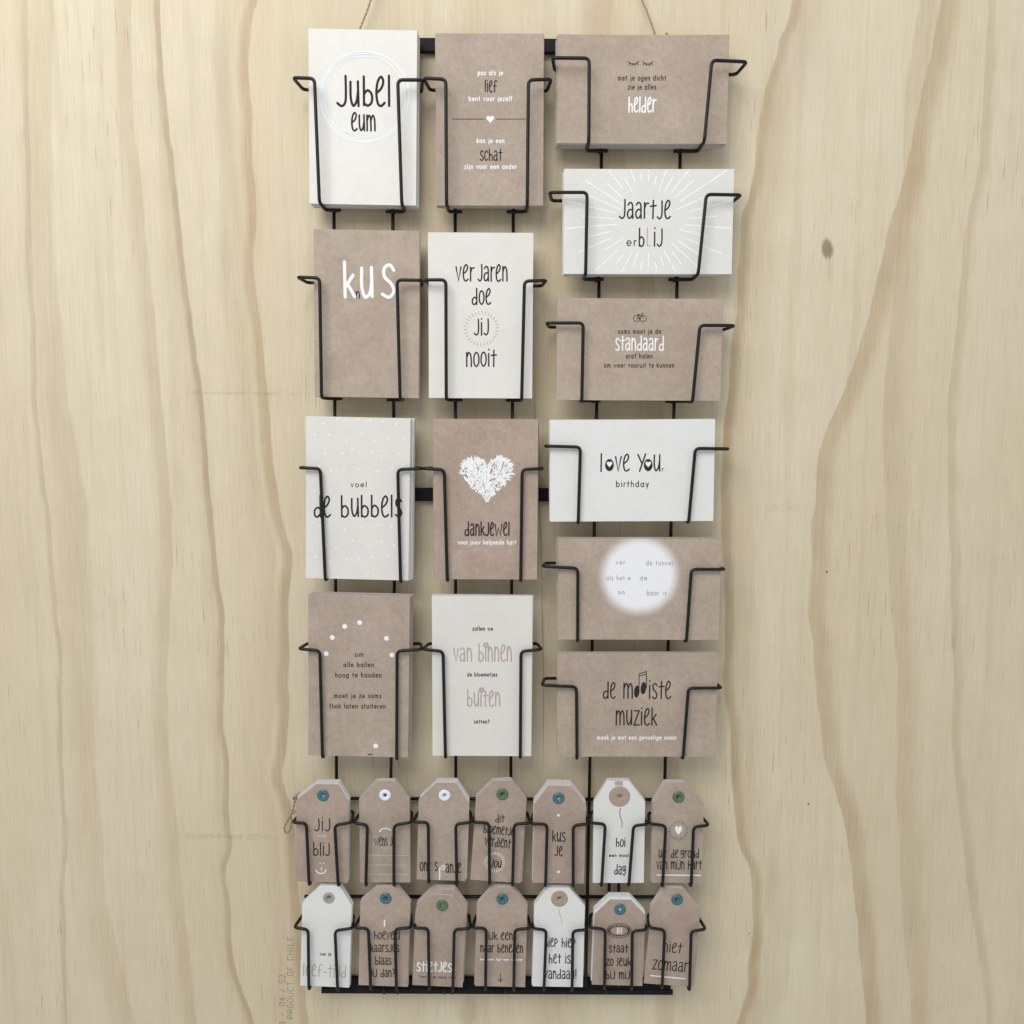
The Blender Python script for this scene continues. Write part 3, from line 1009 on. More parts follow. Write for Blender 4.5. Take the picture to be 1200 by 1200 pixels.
c = make_card('love', ((645.3, 491.7), (836.6, 492.1), (644.4, 610.4), (836.9, 611.2)), Wt,
              'wide white card reading love your birthday with hearts inside the letters o',
              'one of the white cards stacked behind the love your birthday card', bow=.010)
c.text('l', 'h', 703.6, 705, 552.2, 20.5, 'ink', 1.7)
c.text('ve', 'h', 720.6, 737.2, 552.2, 20, 'ink', 1.7)
c.text('y', 'h', 746.2, 756, 552.2, 20, 'ink', 1.7)
c.text('u', 'h', 765.3, 773.4, 552.2, 22, 'ink', 1.7)
for u in (714.2, 759.6):
    c.dot(u, 545, 5.2, 'ink', 'lettering', 7.2)
    c.heart(u, 544.4, 6.4, 7, 'ink_white', 'printed_heart')
c.text('r', 's', 775.3, 778.2, 552.6, 7, 'ink', 1.0)
c.text('birthday', 's', 722, 760, 570.4, 8.6, 'ink', 1.35)

cc = ((655.9, 630.4), (843.0, 632.8), (652.6, 748.2), (844.2, 750.9))
tmp = Sheet(*cc, CARD_Y)
dl = tmp.loc(749.3, 674.5)
M['kraft_disc'] = paper('kraft_paper_with_white_disc', rgb(*KR), rgb(.362, .282, .222), rgb(.488, .398, .325), .085,
                        soft_disc=(dl.x, dl.y, tmp.px(43.5), tmp.px(8.5)))
c = make_card('tunnel', cc, 'kraft_disc',
              'wide kraft card with a glowing white disc and pale words de tunnel',
              'one of the kraft cards stacked behind the white disc card', (pxm(-1.6), 0, 0), bow=.010, edge='edge_pale')
for t, u0, u1, v in (('ver', 721.7, 732.6, 661.4), ('de tunnel', 757.2, 788.6, 662.3), ('als het e', 710.5, 738.6, 679.8), ('de', 750, 758, 679.8),
                     ('on', 724.3, 732, 696.2), ('baar is', 758, 781, 697.3)):
    c.text(t, 's', u0, u1, v, 6.8, 'ink_grey', 1.05)
c.text('licht', 'h', 735, 754, 664, 14, 'ink_white', 1.3)

c = make_card('muziek', ((653.4, 764.0), (838.8, 767.8), (652.8, 885.0), (840.3, 888.0)), K,
              'wide kraft card reading de mooiste muziek with music notes as letters',
              'one of the kraft cards stacked behind the music note card', bow=.010)
c.text('de', 'h', 706.4, 721, 818.6, 20, 'ink', 1.6)
c.text('m', 'h', 729.8, 741.4, 818.6, 22, 'ink', 1.6)
c.text('iste', 'h', 759.8, 785.8, 818.6, 22, 'ink', 1.6)
c.dot(746.2, 810.4, 3.3, 'ink', 'lettering', 7.6, -.08)
c.dot(754, 806.4, 3.4, 'ink', 'lettering', 7.6, -.08)
c.line([(748.9, 806), (748.9, 789.6), (757.5, 787), (757.6, 806)], 1.0, 'ink', 'printed_note')
c.line([(748.9, 792.4), (757.5, 790)], 1.0, 'ink', 'printed_note')
c.text('muziek', 'h', 721, 769.2, 849.5, 21, 'ink', 1.6)
c.text('maak je met een gevoelige snaar', 's', 699.8, 792.8, 866.4, 6.2, 'ink_white', 1.15)

c = make_card('ballen', ((363.8, 697.8), (481.8, 697.8), (359.1, 885.7), (476.8, 886.3)), K,
              'tall kraft card with an arc of white dots over five lines of small dark text',
              'one of the kraft cards stacked behind the juggling dots card', (pxm(2.4), pxm(.8), 0), bow=.010, edge='edge_pale')
for u, v in ((421.6, 729.5), (404, 734), (389.4, 747), (382.3, 766), (452.9, 748), (459.3, 767.5), (440.3, 873.9)):
    c.dot(u, v, 2.9, 'ink_white', 'printed_dots')
for t, u0, u1, v in (('om', 416, 426, 769.4), ('alle ballen', 402.9, 438.2, 781.5), ('hoog te houden', 393.3, 447, 793.6), ('moet je ze soms', 391.9, 447, 817.8),
                     ('flink laten stuiteren', 386.4, 451.8, 830)):
    c.text(t, 's', u0, u1, v, 7.0, 'ink', 1.2)
c.line([(431.4, 884), (436.4, 884)], 1.2, 'ink', 'printed_line')

c = make_card('bloemetjes', ((507.4, 698.2), (623.6, 698.0), (505.7, 885.4), (622.8, 885.7)), C,
              'tall cream card reading van binnen and buiten in tan letters with tiny flowers',
              'one of the cream cards stacked behind the van binnen buiten card', bow=.010)
c.text('zullen we', 's', 553.9, 577.4, 738.8, 6.0, 'ink', 1.15)
c.text('van', 'h', 531.3, 553, 774.9, 19, 'ink_tan', 1.5)
c.text('binnen', 'h', 560.5, 599.6, 774.9, 21, 'ink_tan', 1.5)
c.text('de bloemetjes', 's', 547.8, 582.6, 792.6, 5.8, 'ink', 1.1)
c.text('buiten', 'h', 547.3, 586, 827.7, 20, 'ink_tan', 1.5)
c.text('zetten?', 's', 555.5, 573.4, 847.6, 5.8, 'ink', 1.1)
for fu, fv in ((569.6, 756.2), (564.4, 808.8)):
    for k in range(5):
        a = 2 * math.pi * k / 5 + .3
        c.dot(fu + 2.3 * math.cos(a), fv + 2.3 * math.sin(a), 1.5, 'ink_tan', 'printed_flower')

for sh in CARDS.values():
    sh.flush(sh.obj, sh.off)

# ------------------------------------------------------------------ the gift tags
TAG_Y = .0305
TAGS = {}


def tag_geometry(sh, topL, topR, shL, shR, eye, hole_r):
    w2, b = sh.w / 2, -sh.h / 2
    pts = [(-w2, b), (w2, b), (w2, sh.h / 2)] + [tuple(sh.loc(*topR))] + [tuple(sh.loc(*topL))] + [(-w2, sh.h / 2)]
    e = sh.loc(*eye)
    n = 20
    hole = [(e.x + hole_r * math.cos(2 * math.pi * k / n), e.y + hole_r * math.sin(2 * math.pi * k / n)) for k in range(n)]
    tris = tessellate_polygon([[Vector((p[0], p[1], 0)) for p in pts], [Vector((p[0], p[1], 0)) for p in hole]])
    allp = pts + hole
    N = len(allp)
    vs = [(p[0], 0, p[1]) for p in allp] + [(p[0], TH, p[1]) for p in allp]
    fs, fm = [], []
    for t in tris:
        a, bb, cc_ = (allp[i] for i in t)
        area2 = (bb[0] - a[0]) * (cc_[1] - a[1]) - (bb[1] - a[1]) * (cc_[0] - a[0])
        t = tuple(t) if area2 > 0 else tuple(reversed(t))
        fs.append(t)
        fs.append(tuple(N + i for i in reversed(t)))
        fm += [0, 0]
    np_ = len(pts)
    for k in range(np_):
        a, bb = k, (k + 1) % np_
        fs.append((bb, a, N + a, N + bb))
        fm.append(1)
    for k in range(n):
        a, bb = np_ + k, np_ + (k + 1) % n
        fs.append((a, bb, N + bb, N + a))
        fm.append(0)
    return vs, fs, fm, e


def ring_part(name, e, r0, r1, bulge, mat, parent, n=28):
    prof = [(r0 * .97, .0042), (r0, .0004), (r0, -bulge * .5), (r0 + (r1 - r0) * .25, -bulge), (r0 + (r1 - r0) * .7, -bulge * .9), (r1 - .0001, -bulge * .35), (r1, -.00005)]
    vs, fs = [], []
    for k in range(n):
        a = 2 * math.pi * k / n
        for r, y in prof:
            vs.append((e.x + r * math.cos(a), y - .00008, e.y + r * math.sin(a)))
    m = len(prof)
    for k in range(n):
        k2 = (k + 1) % n
        for j in range(m - 1):
            fs.append((k * m + j, k * m + j + 1, k2 * m + j + 1, k2 * m + j))
    return mesh_obj(name, vs, fs, mat, parent, True)


def make_tag(key, topL, topR, shL, shR, BL, BR, mat, eye, ring, label, behind, back=(0, 0, 0), n=6, er=7.3, hr=2.5, backmat=None, front_pop=0):
    sh = Sheet(shL, shR, BL, BR, TAG_Y + front_pop)
    vs, fs, fm, e = tag_geometry(sh, topL, topR, shL, shR, eye, sh.px(hr))
    edge = 'edge_pale'
    o = mesh_obj('gift_tag', vs, fs, [M[mat], M[edge]], None, False, fm)
    o.location = sh.c
    o.rotation_euler = (0, sh.roll, 0)
    tag(o, label, 'gift tag', 'front gift tags in the rack')
    paper_ring = ring in ('tanring',)
    ring_part('reinforcing_ring' if paper_ring else 'eyelet', e, sh.px(hr) * .98, sh.px(er), 0.0002 if paper_ring else .0012, M[ring], o)
    sh.obj, sh.off = o, (lambda x, z: 0.0)
    bx, bz, br = back
    bd = None
    for k in range(1, n):
        c_ = o.copy()
        COL.objects.link(c_)
        if backmat:
            if bd is None:
                bd = o.data.copy()
                bd.materials[0] = M[backmat]
            c_.data = bd
        t = k / (n - 1)
        tt = min(1.0, .55 + .45 * t) if (bx or bz) else t
        c_.location = o.location + Vector((pxm(bx) * tt + random.uniform(-.0003, .0003), .00095 * k, pxm(bz) * tt + .002 / .022 * .00095 * k + random.uniform(0, .0002)))
        sh.raise_back = .002
        c_.rotation_euler = (0, sh.roll + br * tt + random.uniform(-.003, .003), 0)
        tag(c_, behind, 'gift tag', behind.replace('one of the ', ''))
    TAGS[key] = sh
    return sh


random.seed(21)
KW = 'kraft_warm'
g = make_tag('jij', (370.8, 919), (396.6, 919), (348.6, 938.6), (411.2, 937), (346, 1033.4), (404.8, 1033.8), KW, (378.6, 932), 'teal',
             'kraft tag with a teal eyelet reading jij blij over a white smile', 'one of the tags stacked behind the jij blij tag', (1, 2.8, 0.0), backmat='kraft_back')
g.text('jij', 'h', 368.2, 387, 973.4, 16.2, 'ink', 1.4)
g.line([(372, 979.8), (382, 979.6)], 1.3, 'ink_faint', 'printed_line')
g.text('blij', 'h', 367, 386.3, 1002.6, 16.2, 'ink', 1.4)
for u in (375.2, 379.4):
    g.dot(u, 1011.6, .8, 'ink_white', 'printed_smile')
g.line([(376.8, 1017), (376.8, 1019.4)], 1.2, 'ink_white', 'printed_smile')
g.line([(370.4, 1019.8), (372.5, 1022.6), (376.2, 1023.6), (379.8, 1022.6), (382, 1019.6)], 1.3, 'ink_white', 'printed_smile', True)

g = make_tag('wens', (441, 915.4), (463, 915.2), (422, 938), (480.6, 936.4), (421.4, 1034.4), (479.9, 1033.8), K, (451.3, 931.8), 'whitering',
             'kraft tag with a white eyelet reading wens over three faint ruled lines', 'one of the kraft tags stacked behind the ruled wens tag', (0, 0, 0))
g.line([(444.8, 974.6), (447, 972), (451, 970.8), (455, 971.4), (458, 973)], 1.1, 'ink_white', 'printed_arc', True)
g.dot(445.3, 974, 1.2, 'ink_white', 'printed_arc')
g.text('wens j', 'h', 438.8, 459.5, 991, 11.5, 'ink', .9)
for v in (1002.3, 1013.5, 1024.6):
    g.line([(431, v), (478, v + .2)], .7, 'ink_faint', 'printed_line')

g = make_tag('ontspan', (511.5, 917.2), (534.5, 917.4), (492.4, 937.8), (549.0, 937.6), (486.6, 1030.6), (544.8, 1032.2), K, (521, 932), 'whitering',
             'kraft tag with a white eyelet and low words ont spanje round a white spiral', 'one of the tags stacked behind the white spiral tag', (1.6, 2.6, 0), backmat='kraft_back')
g.text('ont s', 'h', 492, 512.6, 1020.4, 13, 'ink', 1.2)
g.text('anje', 'h', 522.2, 540, 1022.6, 13, 'ink', 1.2)
g.line([(518.9 + r * math.cos(a), 1016.2 + r * math.sin(a)) for a, r in [(i * .55, .5 + i * .19) for i in range(16)]], .9, 'ink_white', 'printed_spiral', True)
g.line([(515.4, 1017), (515.2, 1030.6)], 1.3, 'ink_white', 'printed_spiral')

g = make_tag('bloemetje', (577.8, 915.2), (600, 914.6), (559.4, 936.2), (618.2, 936.4), (549.6, 1030.2), (608.6, 1035.2), KW, (588.7, 930.7), 'green',
             'kraft tag tilted in its pocket with a green eyelet and dashed white ring round jou', 'one of the kraft tags stacked behind the dit bloemetje tag', (1.4, .4, -.03))
g.text('dit', 'h', 580.5, 590.8, 963.6, 9.6, 'ink', 1.1)
g.text('bloemetje', 'h', 566.3, 602, 975.6, 10.5, 'ink', 1.1, 979.5)
g.text('verdient', 'h', 567.5, 597.6, 990.4, 11.5, 'ink', 1.1, 994)
g.text('jou', 'h', 574.4, 587, 1015.6, 10, 'ink', 1.1, 1016.8)
g.burst(579.8, 1010.4, 9, 12, 26, .8, 'ink_white')

g = make_tag('kus', (642.4, 920.6), (669.4, 921), (625.9, 942), (686.0, 943.4), (624.4, 1034.2), (685.2, 1035.6), KW, (654.5, 935.4), 'teal',
             'kraft tag with a teal eyelet reading kus je between two tiny white hearts', 'one of the tags stacked behind the kus je tag', (-.8, 3.6, 0), n=7, backmat='kraft_back')
g.heart(654.5, 955.9, 3.6, 4, 'ink_white')
g.heart(654.5, 1022.1, 3.6, 4, 'ink_white')
g.text('kus', 'h', 647, 662.2, 986, 13.5, 'ink', 1.3)
g.text('je', 'h', 650, 659, 1002.8, 12.5, 'ink', 1.3)

g = make_tag('hoi', (711.4, 914.8), (736.6, 915), (695.3, 940), (755.2, 940.2), (695, 1034.2), (755, 1035), Wt, (726, 933.4), 'tanring',
             'white tag with a big tan ring like a balloon reading hoi and dag', 'one of the white tags stacked behind the hoi dag tag', (.6, 0, 0), er=13, hr=2.4)
g.line([(727.3, 947.2), (726.2, 954), (728.6, 962), (728.8, 969.6)], .8, 'ink_soft', 'printed_string', True)
g.ink('ink_tan', 'printed_tab').poly([tuple(g.loc(*p)) for p in ((720.4, 915.3), (730, 915.4), (730, 920.6), (720.4, 920.6))])
g.text('hoi', 'h', 721.8, 732.5, 992, 10.8, 'ink', 1.2)
g.text('een mooie', 's', 714, 740, 1004, 4.8, 'ink', 1.1)
g.text('dag', 'h', 719.8, 733, 1024.4, 12.5, 'ink', 1.2)

g = make_tag('grond', (780.8, 916.8), (803.4, 916.9), (765.5, 939.8), (823, 941.4), (765.8, 1033.9), (824.2, 1035.6), K, (795, 934), 'green',
             'kraft tag with a green eyelet and a white heart in a dark dashed ring', 'one of the kraft tags stacked behind the dashed ring heart tag', (-1.6, 0, 0))
g.heart(795, 973.6, 8.6, 12.4, 'ink_white')
g.burst(795, 973.4, 9.0, 11.4, 22, .6, 'ink')
g.text('uit', 'h', 771.6, 781, 1005, 11, 'ink', 1.1)
g.text('de', 'h', 785.8, 794.6, 1005, 10.5, 'ink', 1.1)
g.text('grond', 'h', 797.3, 819, 1005, 11, 'ink', 1.1)
g.text('van mijn hart', 'h', 769.2, 821.8, 1018.6, 11.5, 'ink', 1.1)
g.line([(770, 1025.4), (820.8, 1025.8)], 1.5, 'ink_white', 'printed_line')

g = make_tag('leeftijd', (375.3, 1037.6), (398.2, 1038), (356.7, 1059.6), (413.7, 1059.9), (349.4, 1155.4), (407.7, 1156.5), Wt, (385.2, 1052), 'greyring',
             'white tag with a grey beige ring and pale low word leef-tijd', 'one of the white tags stacked behind the leef-tijd tag', (.8, 0, 0), er=7.1, hr=3.2)
g.text('vier je', 's', 375, 388, 1119.6, 4.6, 'ink', 1.0)
g.text('leef-tijd', 'h', 354.8, 405.2, 1143.4, 16, 'ink_warmgrey', 1.2, 1145.6)

g = make_tag('kaarsje', (440.5, 1039.6), (465.0, 1039.8), (423.6, 1057.4), (481.1, 1058), (418.8, 1154.6), (477.1, 1156), KW, (452, 1052.7), 'teal',
             'kraft tag with a teal eyelet asking hoeveel kaarsjes under a small white candle', 'one of the kraft tags stacked behind the candle tag', (.6, .4, 0))
g.line([(450.6, 1085.4), (450.7, 1078.5)], 1.8, 'ink_white', 'printed_candle')
g.text('hoeveel', 'h', 438.4, 468.5, 1100.6, 10.6, 'ink', 1.1)
g.text('kaarsjes', 'h', 434.2, 467.5, 1115.4, 10.6, 'ink', 1.1)
g.text('blaas', 'h', 439.8, 458.2, 1130.4, 10.6, 'ink', 1.1)
g.text('jij dan?', 'h', 433, 462.6, 1144.6, 10.2, 'ink', 1.1)

g = make_tag('strietjes', (505.6, 1047.8), (530.8, 1048.8), (488.2, 1067.4), (546.6, 1069.4), (481.8, 1154.8), (541.6, 1156.4), KW, (518.2, 1060.9), 'green',
             'kraft tag sunk low in its stack with a white word at its foot', 'one of the taller kraft tags behind the tag with white word at its foot',
             (2.2, 8.6, 0))
g.text('stietjes', 'h', 488.2, 529, 1138, 13, 'ink_white', 1.5, 1138.8)
g.text('hou ik je hand vast', 's', 492.6, 534, 1145.4, 3.6, 'ink', .8, 1147)

g = make_tag('kijkeens', (577.2, 1039.6), (600, 1040.0), (559.8, 1059.6), (617.6, 1061.2), (556.2, 1155.6), (615.8, 1156.6), KW, (588.7, 1053.4), 'teal',
             'kraft tag with a teal eyelet reading kijk eens naar beneden over a small arrow', 'one of the kraft tags stacked behind the small arrow tag', (-.6, .4, .015))
g.text('kijk eens', 'h', 567.7, 604.8, 1100.6, 9.8, 'ink', 1.15, 1101.4)
g.text('naar beneden', 'h', 562.8, 612.6, 1115.4, 10.4, 'ink', 1.15, 1116.4)
g.text('beneden ligt een wonder', 's', 562.6, 612.6, 1125.2, 3.2, 'ink_white', .9, 1125.6)
g.line([(586.4, 1140.6), (586.4, 1150.2)], .9, 'ink_soft', 'printed_arrow')
g.line([(584, 1147.4), (586.4, 1150.4), (588.8, 1147.4)], .9, 'ink_soft', 'printed_arrow')

g = make_tag('hiephiep', (641.8, 1040.2), (667, 1040.6), (625.5, 1059.8), (684.2, 1062.4), (624.9, 1155.6), (684.2, 1157), Wt, (655.6, 1053.2), 'tanring',
             'white tag with a tan ring like a balloon reading hiep hiep het is vandaag', 'one of the white tags stacked behind the hiep hiep tag', (-.8, .2, .012), er=10.4, hr=2.6)
g.line([(656.4, 1064), (655.4, 1070), (658, 1077), (658.4, 1083)], .7, 'ink_grey', 'printed_string', True)
g.text('hiep', 'h', 638, 653, 1109.4, 11.6, 'ink', 1.2)
g.text('hiep', 'h', 658, 674, 1109.8, 11.6, 'ink', 1.2)
g.text('het is', 'h', 643, 668.2, 1128.6, 12, 'ink', 1.2)
g.text('vandaag!', 'h', 637.6, 675.4, 1146.8, 12.4, 'ink', 1.2)

g = make_tag('staat', (715, 1054), (739.2, 1054.4), (696.8, 1070.8), (756.6, 1072.4), (693.6, 1153.8), (752.6, 1155.4), KW, (726.5, 1065.5), 'teal',
             'kraft tag with a teal eyelet and scalloped oval frame above staat zo leuk', 'one of the white tags stacked taller behind the scalloped oval tag',
             (-1.0, 5.0, 0), backmat='white')
g.line([(725.4 + 10.6 * math.cos(a), 1090.6 + 5.4 * math.sin(a)) for a in [2 * math.pi * i / 24 for i in range(24)]], .8, 'ink_soft', 'printed_frame', True, True)
for i in range(26):
    a = 2 * math.pi * i / 26
    cu, cv = 725.4 + 12.8 * math.cos(a), 1090.6 + 7.2 * math.sin(a)
    g.line([(cu + 1.5 * math.cos(t), cv + 1.5 * math.sin(t)) for t in [2 * math.pi * j / 8 for j in range(8)]], .6, 'ink_soft', 'printed_frame', True, True)
for u in (723.4, 725.4, 728.2):
    g.line([(u, 1087.4), (u, 1094)], 1.0, 'ink_white', 'printed_mark')
g.line([(725.4, 1091), (728.2, 1090.4)], .8, 'ink_white', 'printed_mark')
g.text('staat', 'h', 713.5, 735.7, 1116, 10.2, 'ink', 1.2)
g.text('zo leuk', 'h', 709.8, 739, 1131.6, 10.4, 'ink', 1.2)
g.text('bij mij', 'h', 709.8, 737.7, 1147, 10.4, 'ink', 1.2)

g = make_tag('zomaar', (781, 1039.4), (802, 1041.2), (763.4, 1062.4), (820.6, 1066.4), (754.8, 1151.8), (811.4, 1157), KW, (793.4, 1054), 'teal',
             'kraft tag tilted in its pocket with a teal eyelet reading niet zomaar', 'one of the kraft tags stacked behind the niet zomaar tag', (1.4, 0, -.05))
g.text('niet', 'h', 776.4, 798.4, 1115.2, 13, 'ink', 1.3, 1117)
g.text('zomaar', 'h', 764.2, 805.2, 1135.6, 14.5, 'ink', 1.3, 1139)
g.line([(762.4, 1143.2), (803, 1147)], 1.5, 'ink_white', 'printed_line')

for sh in TAGS.values():
    sh.flush(sh.obj, sh.off)

# ------------------------------------------------------------------ the wire rack
WR = .00144      # wire radius
YF = .0355       # front of the pockets
YB = .0112       # where the pockets meet the rods
YR = .0080       # rods
rack = bpy.data.objects.new('wire_card_rack', None)
COL.objects.link(rack)
rack.location = at(600, 1150, YR)
tag(rack, 'black wire display rack of card and tag pockets hung against the plywood', 'display rack')
R0 = Vector(rack.location)


def rel(pts):
    return [p - R0 for p in pts]


def rod(u0, v0, u1, v1, y=YR, r=.0015, name='upright_rod'):
    b = MB()
    b.tube(rel([at(u0, v0, y), at(u1, v1, y)]), r, 10)
    return b.build(name, M['wire'], rack)


def flat_bar(u0, u1, v0, v1, y0, y1, tilt_px=0.0, name='cross_bar'):
    a, b_ = at(u0, v0, y1), at(u1, v1, y1)
    b = MB()
    b.box(a.x - R0.x, b_.x - R0.x, -y1 - R0.y, -y0 - R0.y, b_.z - R0.z, a.z - R0.z, -pxm(tilt_px))
    return b.build(name, M['bar'], rack, smooth=False)


# rods (they run behind the cards the whole height of the rack)
rod(390.4, 44, 395.4, 1156)
rod(459.5, 44, 462.2, 690)
rod(462.0, 690.5, 453.6, 1156)
rod(533.2, 44, 534.4, 1156)
rod(602.4, 44, 597.6, 1156)
rod(707.5, 46, 686.2, 1156)
rod(800.5, 46, 777.0, 1000)
rod(714, 1005, 713.6, 1156)
rod(725.2, 1005, 724.8, 1156)
# flat bars welded behind the rods
flat_bar(372, 838, 43.0, 59.6, .0018, .0062, 3.0)
flat_bar(372, 800, 571.5, 587.0, .0018, .0062, 1.0)
flat_bar(377, 786, 1146.0, 1160.0, .0018, .0062, 2.0)
# thin round rails behind the tags
rod(344, 935.5, 815, 937, y=.0050, r=.0016, name='tag_rail')
rod(357, 1050.4, 806, 1051, y=.0050, r=.0016, name='tag_rail')
# shelf lip under the lowest tags
flat_bar(376.5, 788.5, 1158.2, 1164.6, .0150, .0172, 2.2, name='shelf_lip')
for u in (466, 450.2, 530.5, 592.6, 520, 710):
    b = MB()
    b.tube(rel([at(u, 1157, .0185), at(u, 1164.4, .0185)]), .0014, 8)
    b.build('peg', M['wire'], rack)

FLARE = .0030


def pocket(sh, L, R, rodL, rodR, kind):
    """two bent wires that come forward under the card, rise in front of it and hook back beside it"""
    paths = []
    for side, (corner, bottom, tip), rd in ((-1, L, rodL), (1, R, rodR)):
        C_, T_ = at(*corner, YF), at(*tip, YF)
        B_ = at(*bottom, YF)
        # the floor wire touches the under edge of the card
        lx = (B_.x - sh.c.x)
        z_edge = sh.c.z - sh.h / 2 / math.cos(sh.roll) - math.tan(sh.roll) * lx
        zf = z_edge - WR
        B_.z = zf
        zk = zf + sh.raise_back
        Bk = Vector((B_.x, -YB, zk))
        Tb = Vector((T_.x - side * FLARE, -YB, T_.z))
        inner = Vector((Tb.x - side * (.020 if kind == 'card' else .010), -YB, Tb.z))
        if kind == 'card':
            rx = at(rd, bottom[1], YB).x
            path = [Vector((rx - side * .006, -YB, zk)), Bk, B_, C_, T_, Tb, inner]
        else:
            path = [Bk, B_, C_, T_, Tb, inner]
        paths.append(path)
    if kind == 'tag':
        paths = [list(reversed(paths[0])) + paths[1]]
    for path in paths:
        b = MB()
        b.tube(rel(fillet(path, .0042, 5)), WR, 10)
        if kind == 'card':    # weld where the wire crosses its rod
            q = path[0].lerp(path[1], .006 / max(.0061, (path[1] - path[0]).length))
            b.tube(rel([q + Vector((0, .0036, 0)), q + Vector((0, .0010, 0)), q + Vector((0, -.0012, 0))]), .0021, 9)
        b.build('pocket_wire' if kind == 'card' else 'tag_pocket', M['wire'], rack)


POCK = [
    ('jubel', ((368.5, 92), (374.3, 237), (343.2, 91)), ((466.1, 93.7), (470.8, 241), (495, 93.7)), 391.2, 460.2),
    ('lief', ((522.5, 92.9), (523.3, 240), (496.4, 91.5)), ((619.3, 93.7), (617.9, 241.4), (646.3, 92.9)), 533.5, 602),
    ('helder', ((690.5, 68.3), (690, 172), (647.5, 67.8)), ((834.2, 70.6), (825.4, 168), (875.5, 72.5)), 704, 797.5),
    ('jaartje', ((688.1, 225.5), (686.3, 321), (644, 225.5)), ((827.7, 227.8), (818.2, 323), (868.7, 228.5)), 699, 791.5),
    ('standaard', ((683.5, 378.5), (681.8, 470), (640.5, 378.5)), ((820.2, 381.3), (811.5, 472), (861, 381.5)), 695.5, 787.5),
    ('love', ((680.2, 523.9), (677.6, 612.5), (639, 522.7)), ((814.8, 525.5), (806.9, 613.5), (854.5, 526)), 692.5, 784.5),
    ('tunnel', ((677.2, 666), (676.9, 751), (636.3, 663.7)), ((810.2, 667.2), (804.3, 752.8), (849.8, 667.2)), 690.5, 781.5),
    ('muziek', ((675.5, 804.9), (676.2, 887.5), (635.2, 803)), ((806.7, 806.5), (800.4, 889.3), (845.9, 806.3)), 688, 779.5),
    ('knus', ((374.6, 325.8), (376.8, 466), (348.4, 324.7)), ((465.3, 328), (468.9, 468.3), (495, 328.6)), 393, 461),
    ('verjaren', ((522.5, 328), (523, 467.7), (497.8, 328)), ((614.6, 329.4), (611.3, 468.3), (640.2, 328.6)), 533.8, 601),
    ('bubbels', ((375.4, 549.2), (381.2, 680.4), (350.6, 548.1)), ((466.1, 550.3), (469.4, 681.8), (494.6, 549)), 394, 461.5),
    ('dankjewel', ((520.6, 550.6), (524.2, 681.8), (496.0, 549)), ((611.9, 550.3), (610.2, 681.8), (636.6, 549)), 534, 599.5),
    ('ballen', ((374.8, 762.5), (377.9, 888.2), (350, 760.3)), ((465.3, 763), (464.8, 888.5), (494.2, 761)), 395, 458),
    ('bloemetjes', ((519.2, 763.3), (522, 888.2), (495.4, 761)), ((610.5, 763.3), (609.7, 888.5), (634.7, 761)), 534, 598.5),
]
for key, L, R, a, b_ in POCK:
    pocket(CARDS[key], L, R, a, b_, 'card')
TPOCK = [
    ('jij', ((359, 964.7), (362.3, 1036), (342.7, 964)), ((392.3, 967.2), (396.3, 1036.6), (412.6, 963.5))),
    ('wens', ((430.6, 966.5), (428.7, 1037.3), (413.8, 964.4)), ((461.7, 967.2), (461.5, 1036.6), (482.8, 963.5))),
    ('ontspan', ((501.9, 963.7), (502.4, 1035.2), (483.7, 963.4)), ((534, 965.8), (535.4, 1036), (553.3, 963.4))),
    ('bloemetje', ((573.1, 964.4), (573.8, 1036), (554, 963.7)), ((602.5, 965.8), (600.6, 1037.3), (621.8, 964.4))),
    ('kus', ((641.2, 966), (639.3, 1036.6), (622.2, 965.3)), ((671.7, 967.6), (671.7, 1037.2), (690, 965.3))),
    ('hoi', ((709.3, 965.7), (704.9, 1036.6), (691, 964.2)), ((742.3, 967.6), (736.9, 1037), (759.2, 966))),
    ('grond', ((780.2, 967.6), (776.4, 1037.6), (760.8, 965.3)), ((812.8, 969), (809.9, 1038.6), (830.8, 967.2))),
    ('leeftijd', ((361.2, 1089.2), (361.9, 1158.2), (344.6, 1087)), ((392.6, 1090.6), (395.7, 1160), (413, 1087.8))),
    ('kaarsje', ((431.7, 1088), (434.4, 1158.2), (415, 1087.4)), ((462.9, 1088.8), (464.6, 1158.2), (482, 1086.9))),
    ('strietjes', ((501.9, 1088), (502.9, 1159), (485, 1087.4)), ((532.3, 1089.5), (530.6, 1160), (551.8, 1087.8))),
    ('kijkeens', ((569.9, 1088), (568.9, 1158.2), (553.6, 1087.4)), ((603.2, 1089.5), (602, 1159), (622.3, 1087.8))),
    ('hiephiep', ((640.1, 1089.8), (637.4, 1159.4), (624, 1088)), ((671.3, 1090.8), (670.4, 1159.4), (688.4, 1089.4))),
    ('staat', ((709.3, 1089), (708.3, 1158.8), (691, 1087)), ((740.9, 1091.3), (740.3, 1159.4), (758.6, 1089.4))),
    ('zomaar', ((779, 1089.8), (775.8, 1159.4), (760.5, 1087)), ((810, 1091.3), (808, 1159.8), (827.2, 1089))),
]
for key, L, R in TPOCK:
    pocket(TAGS[key], L, R, 0, 0, 'tag')


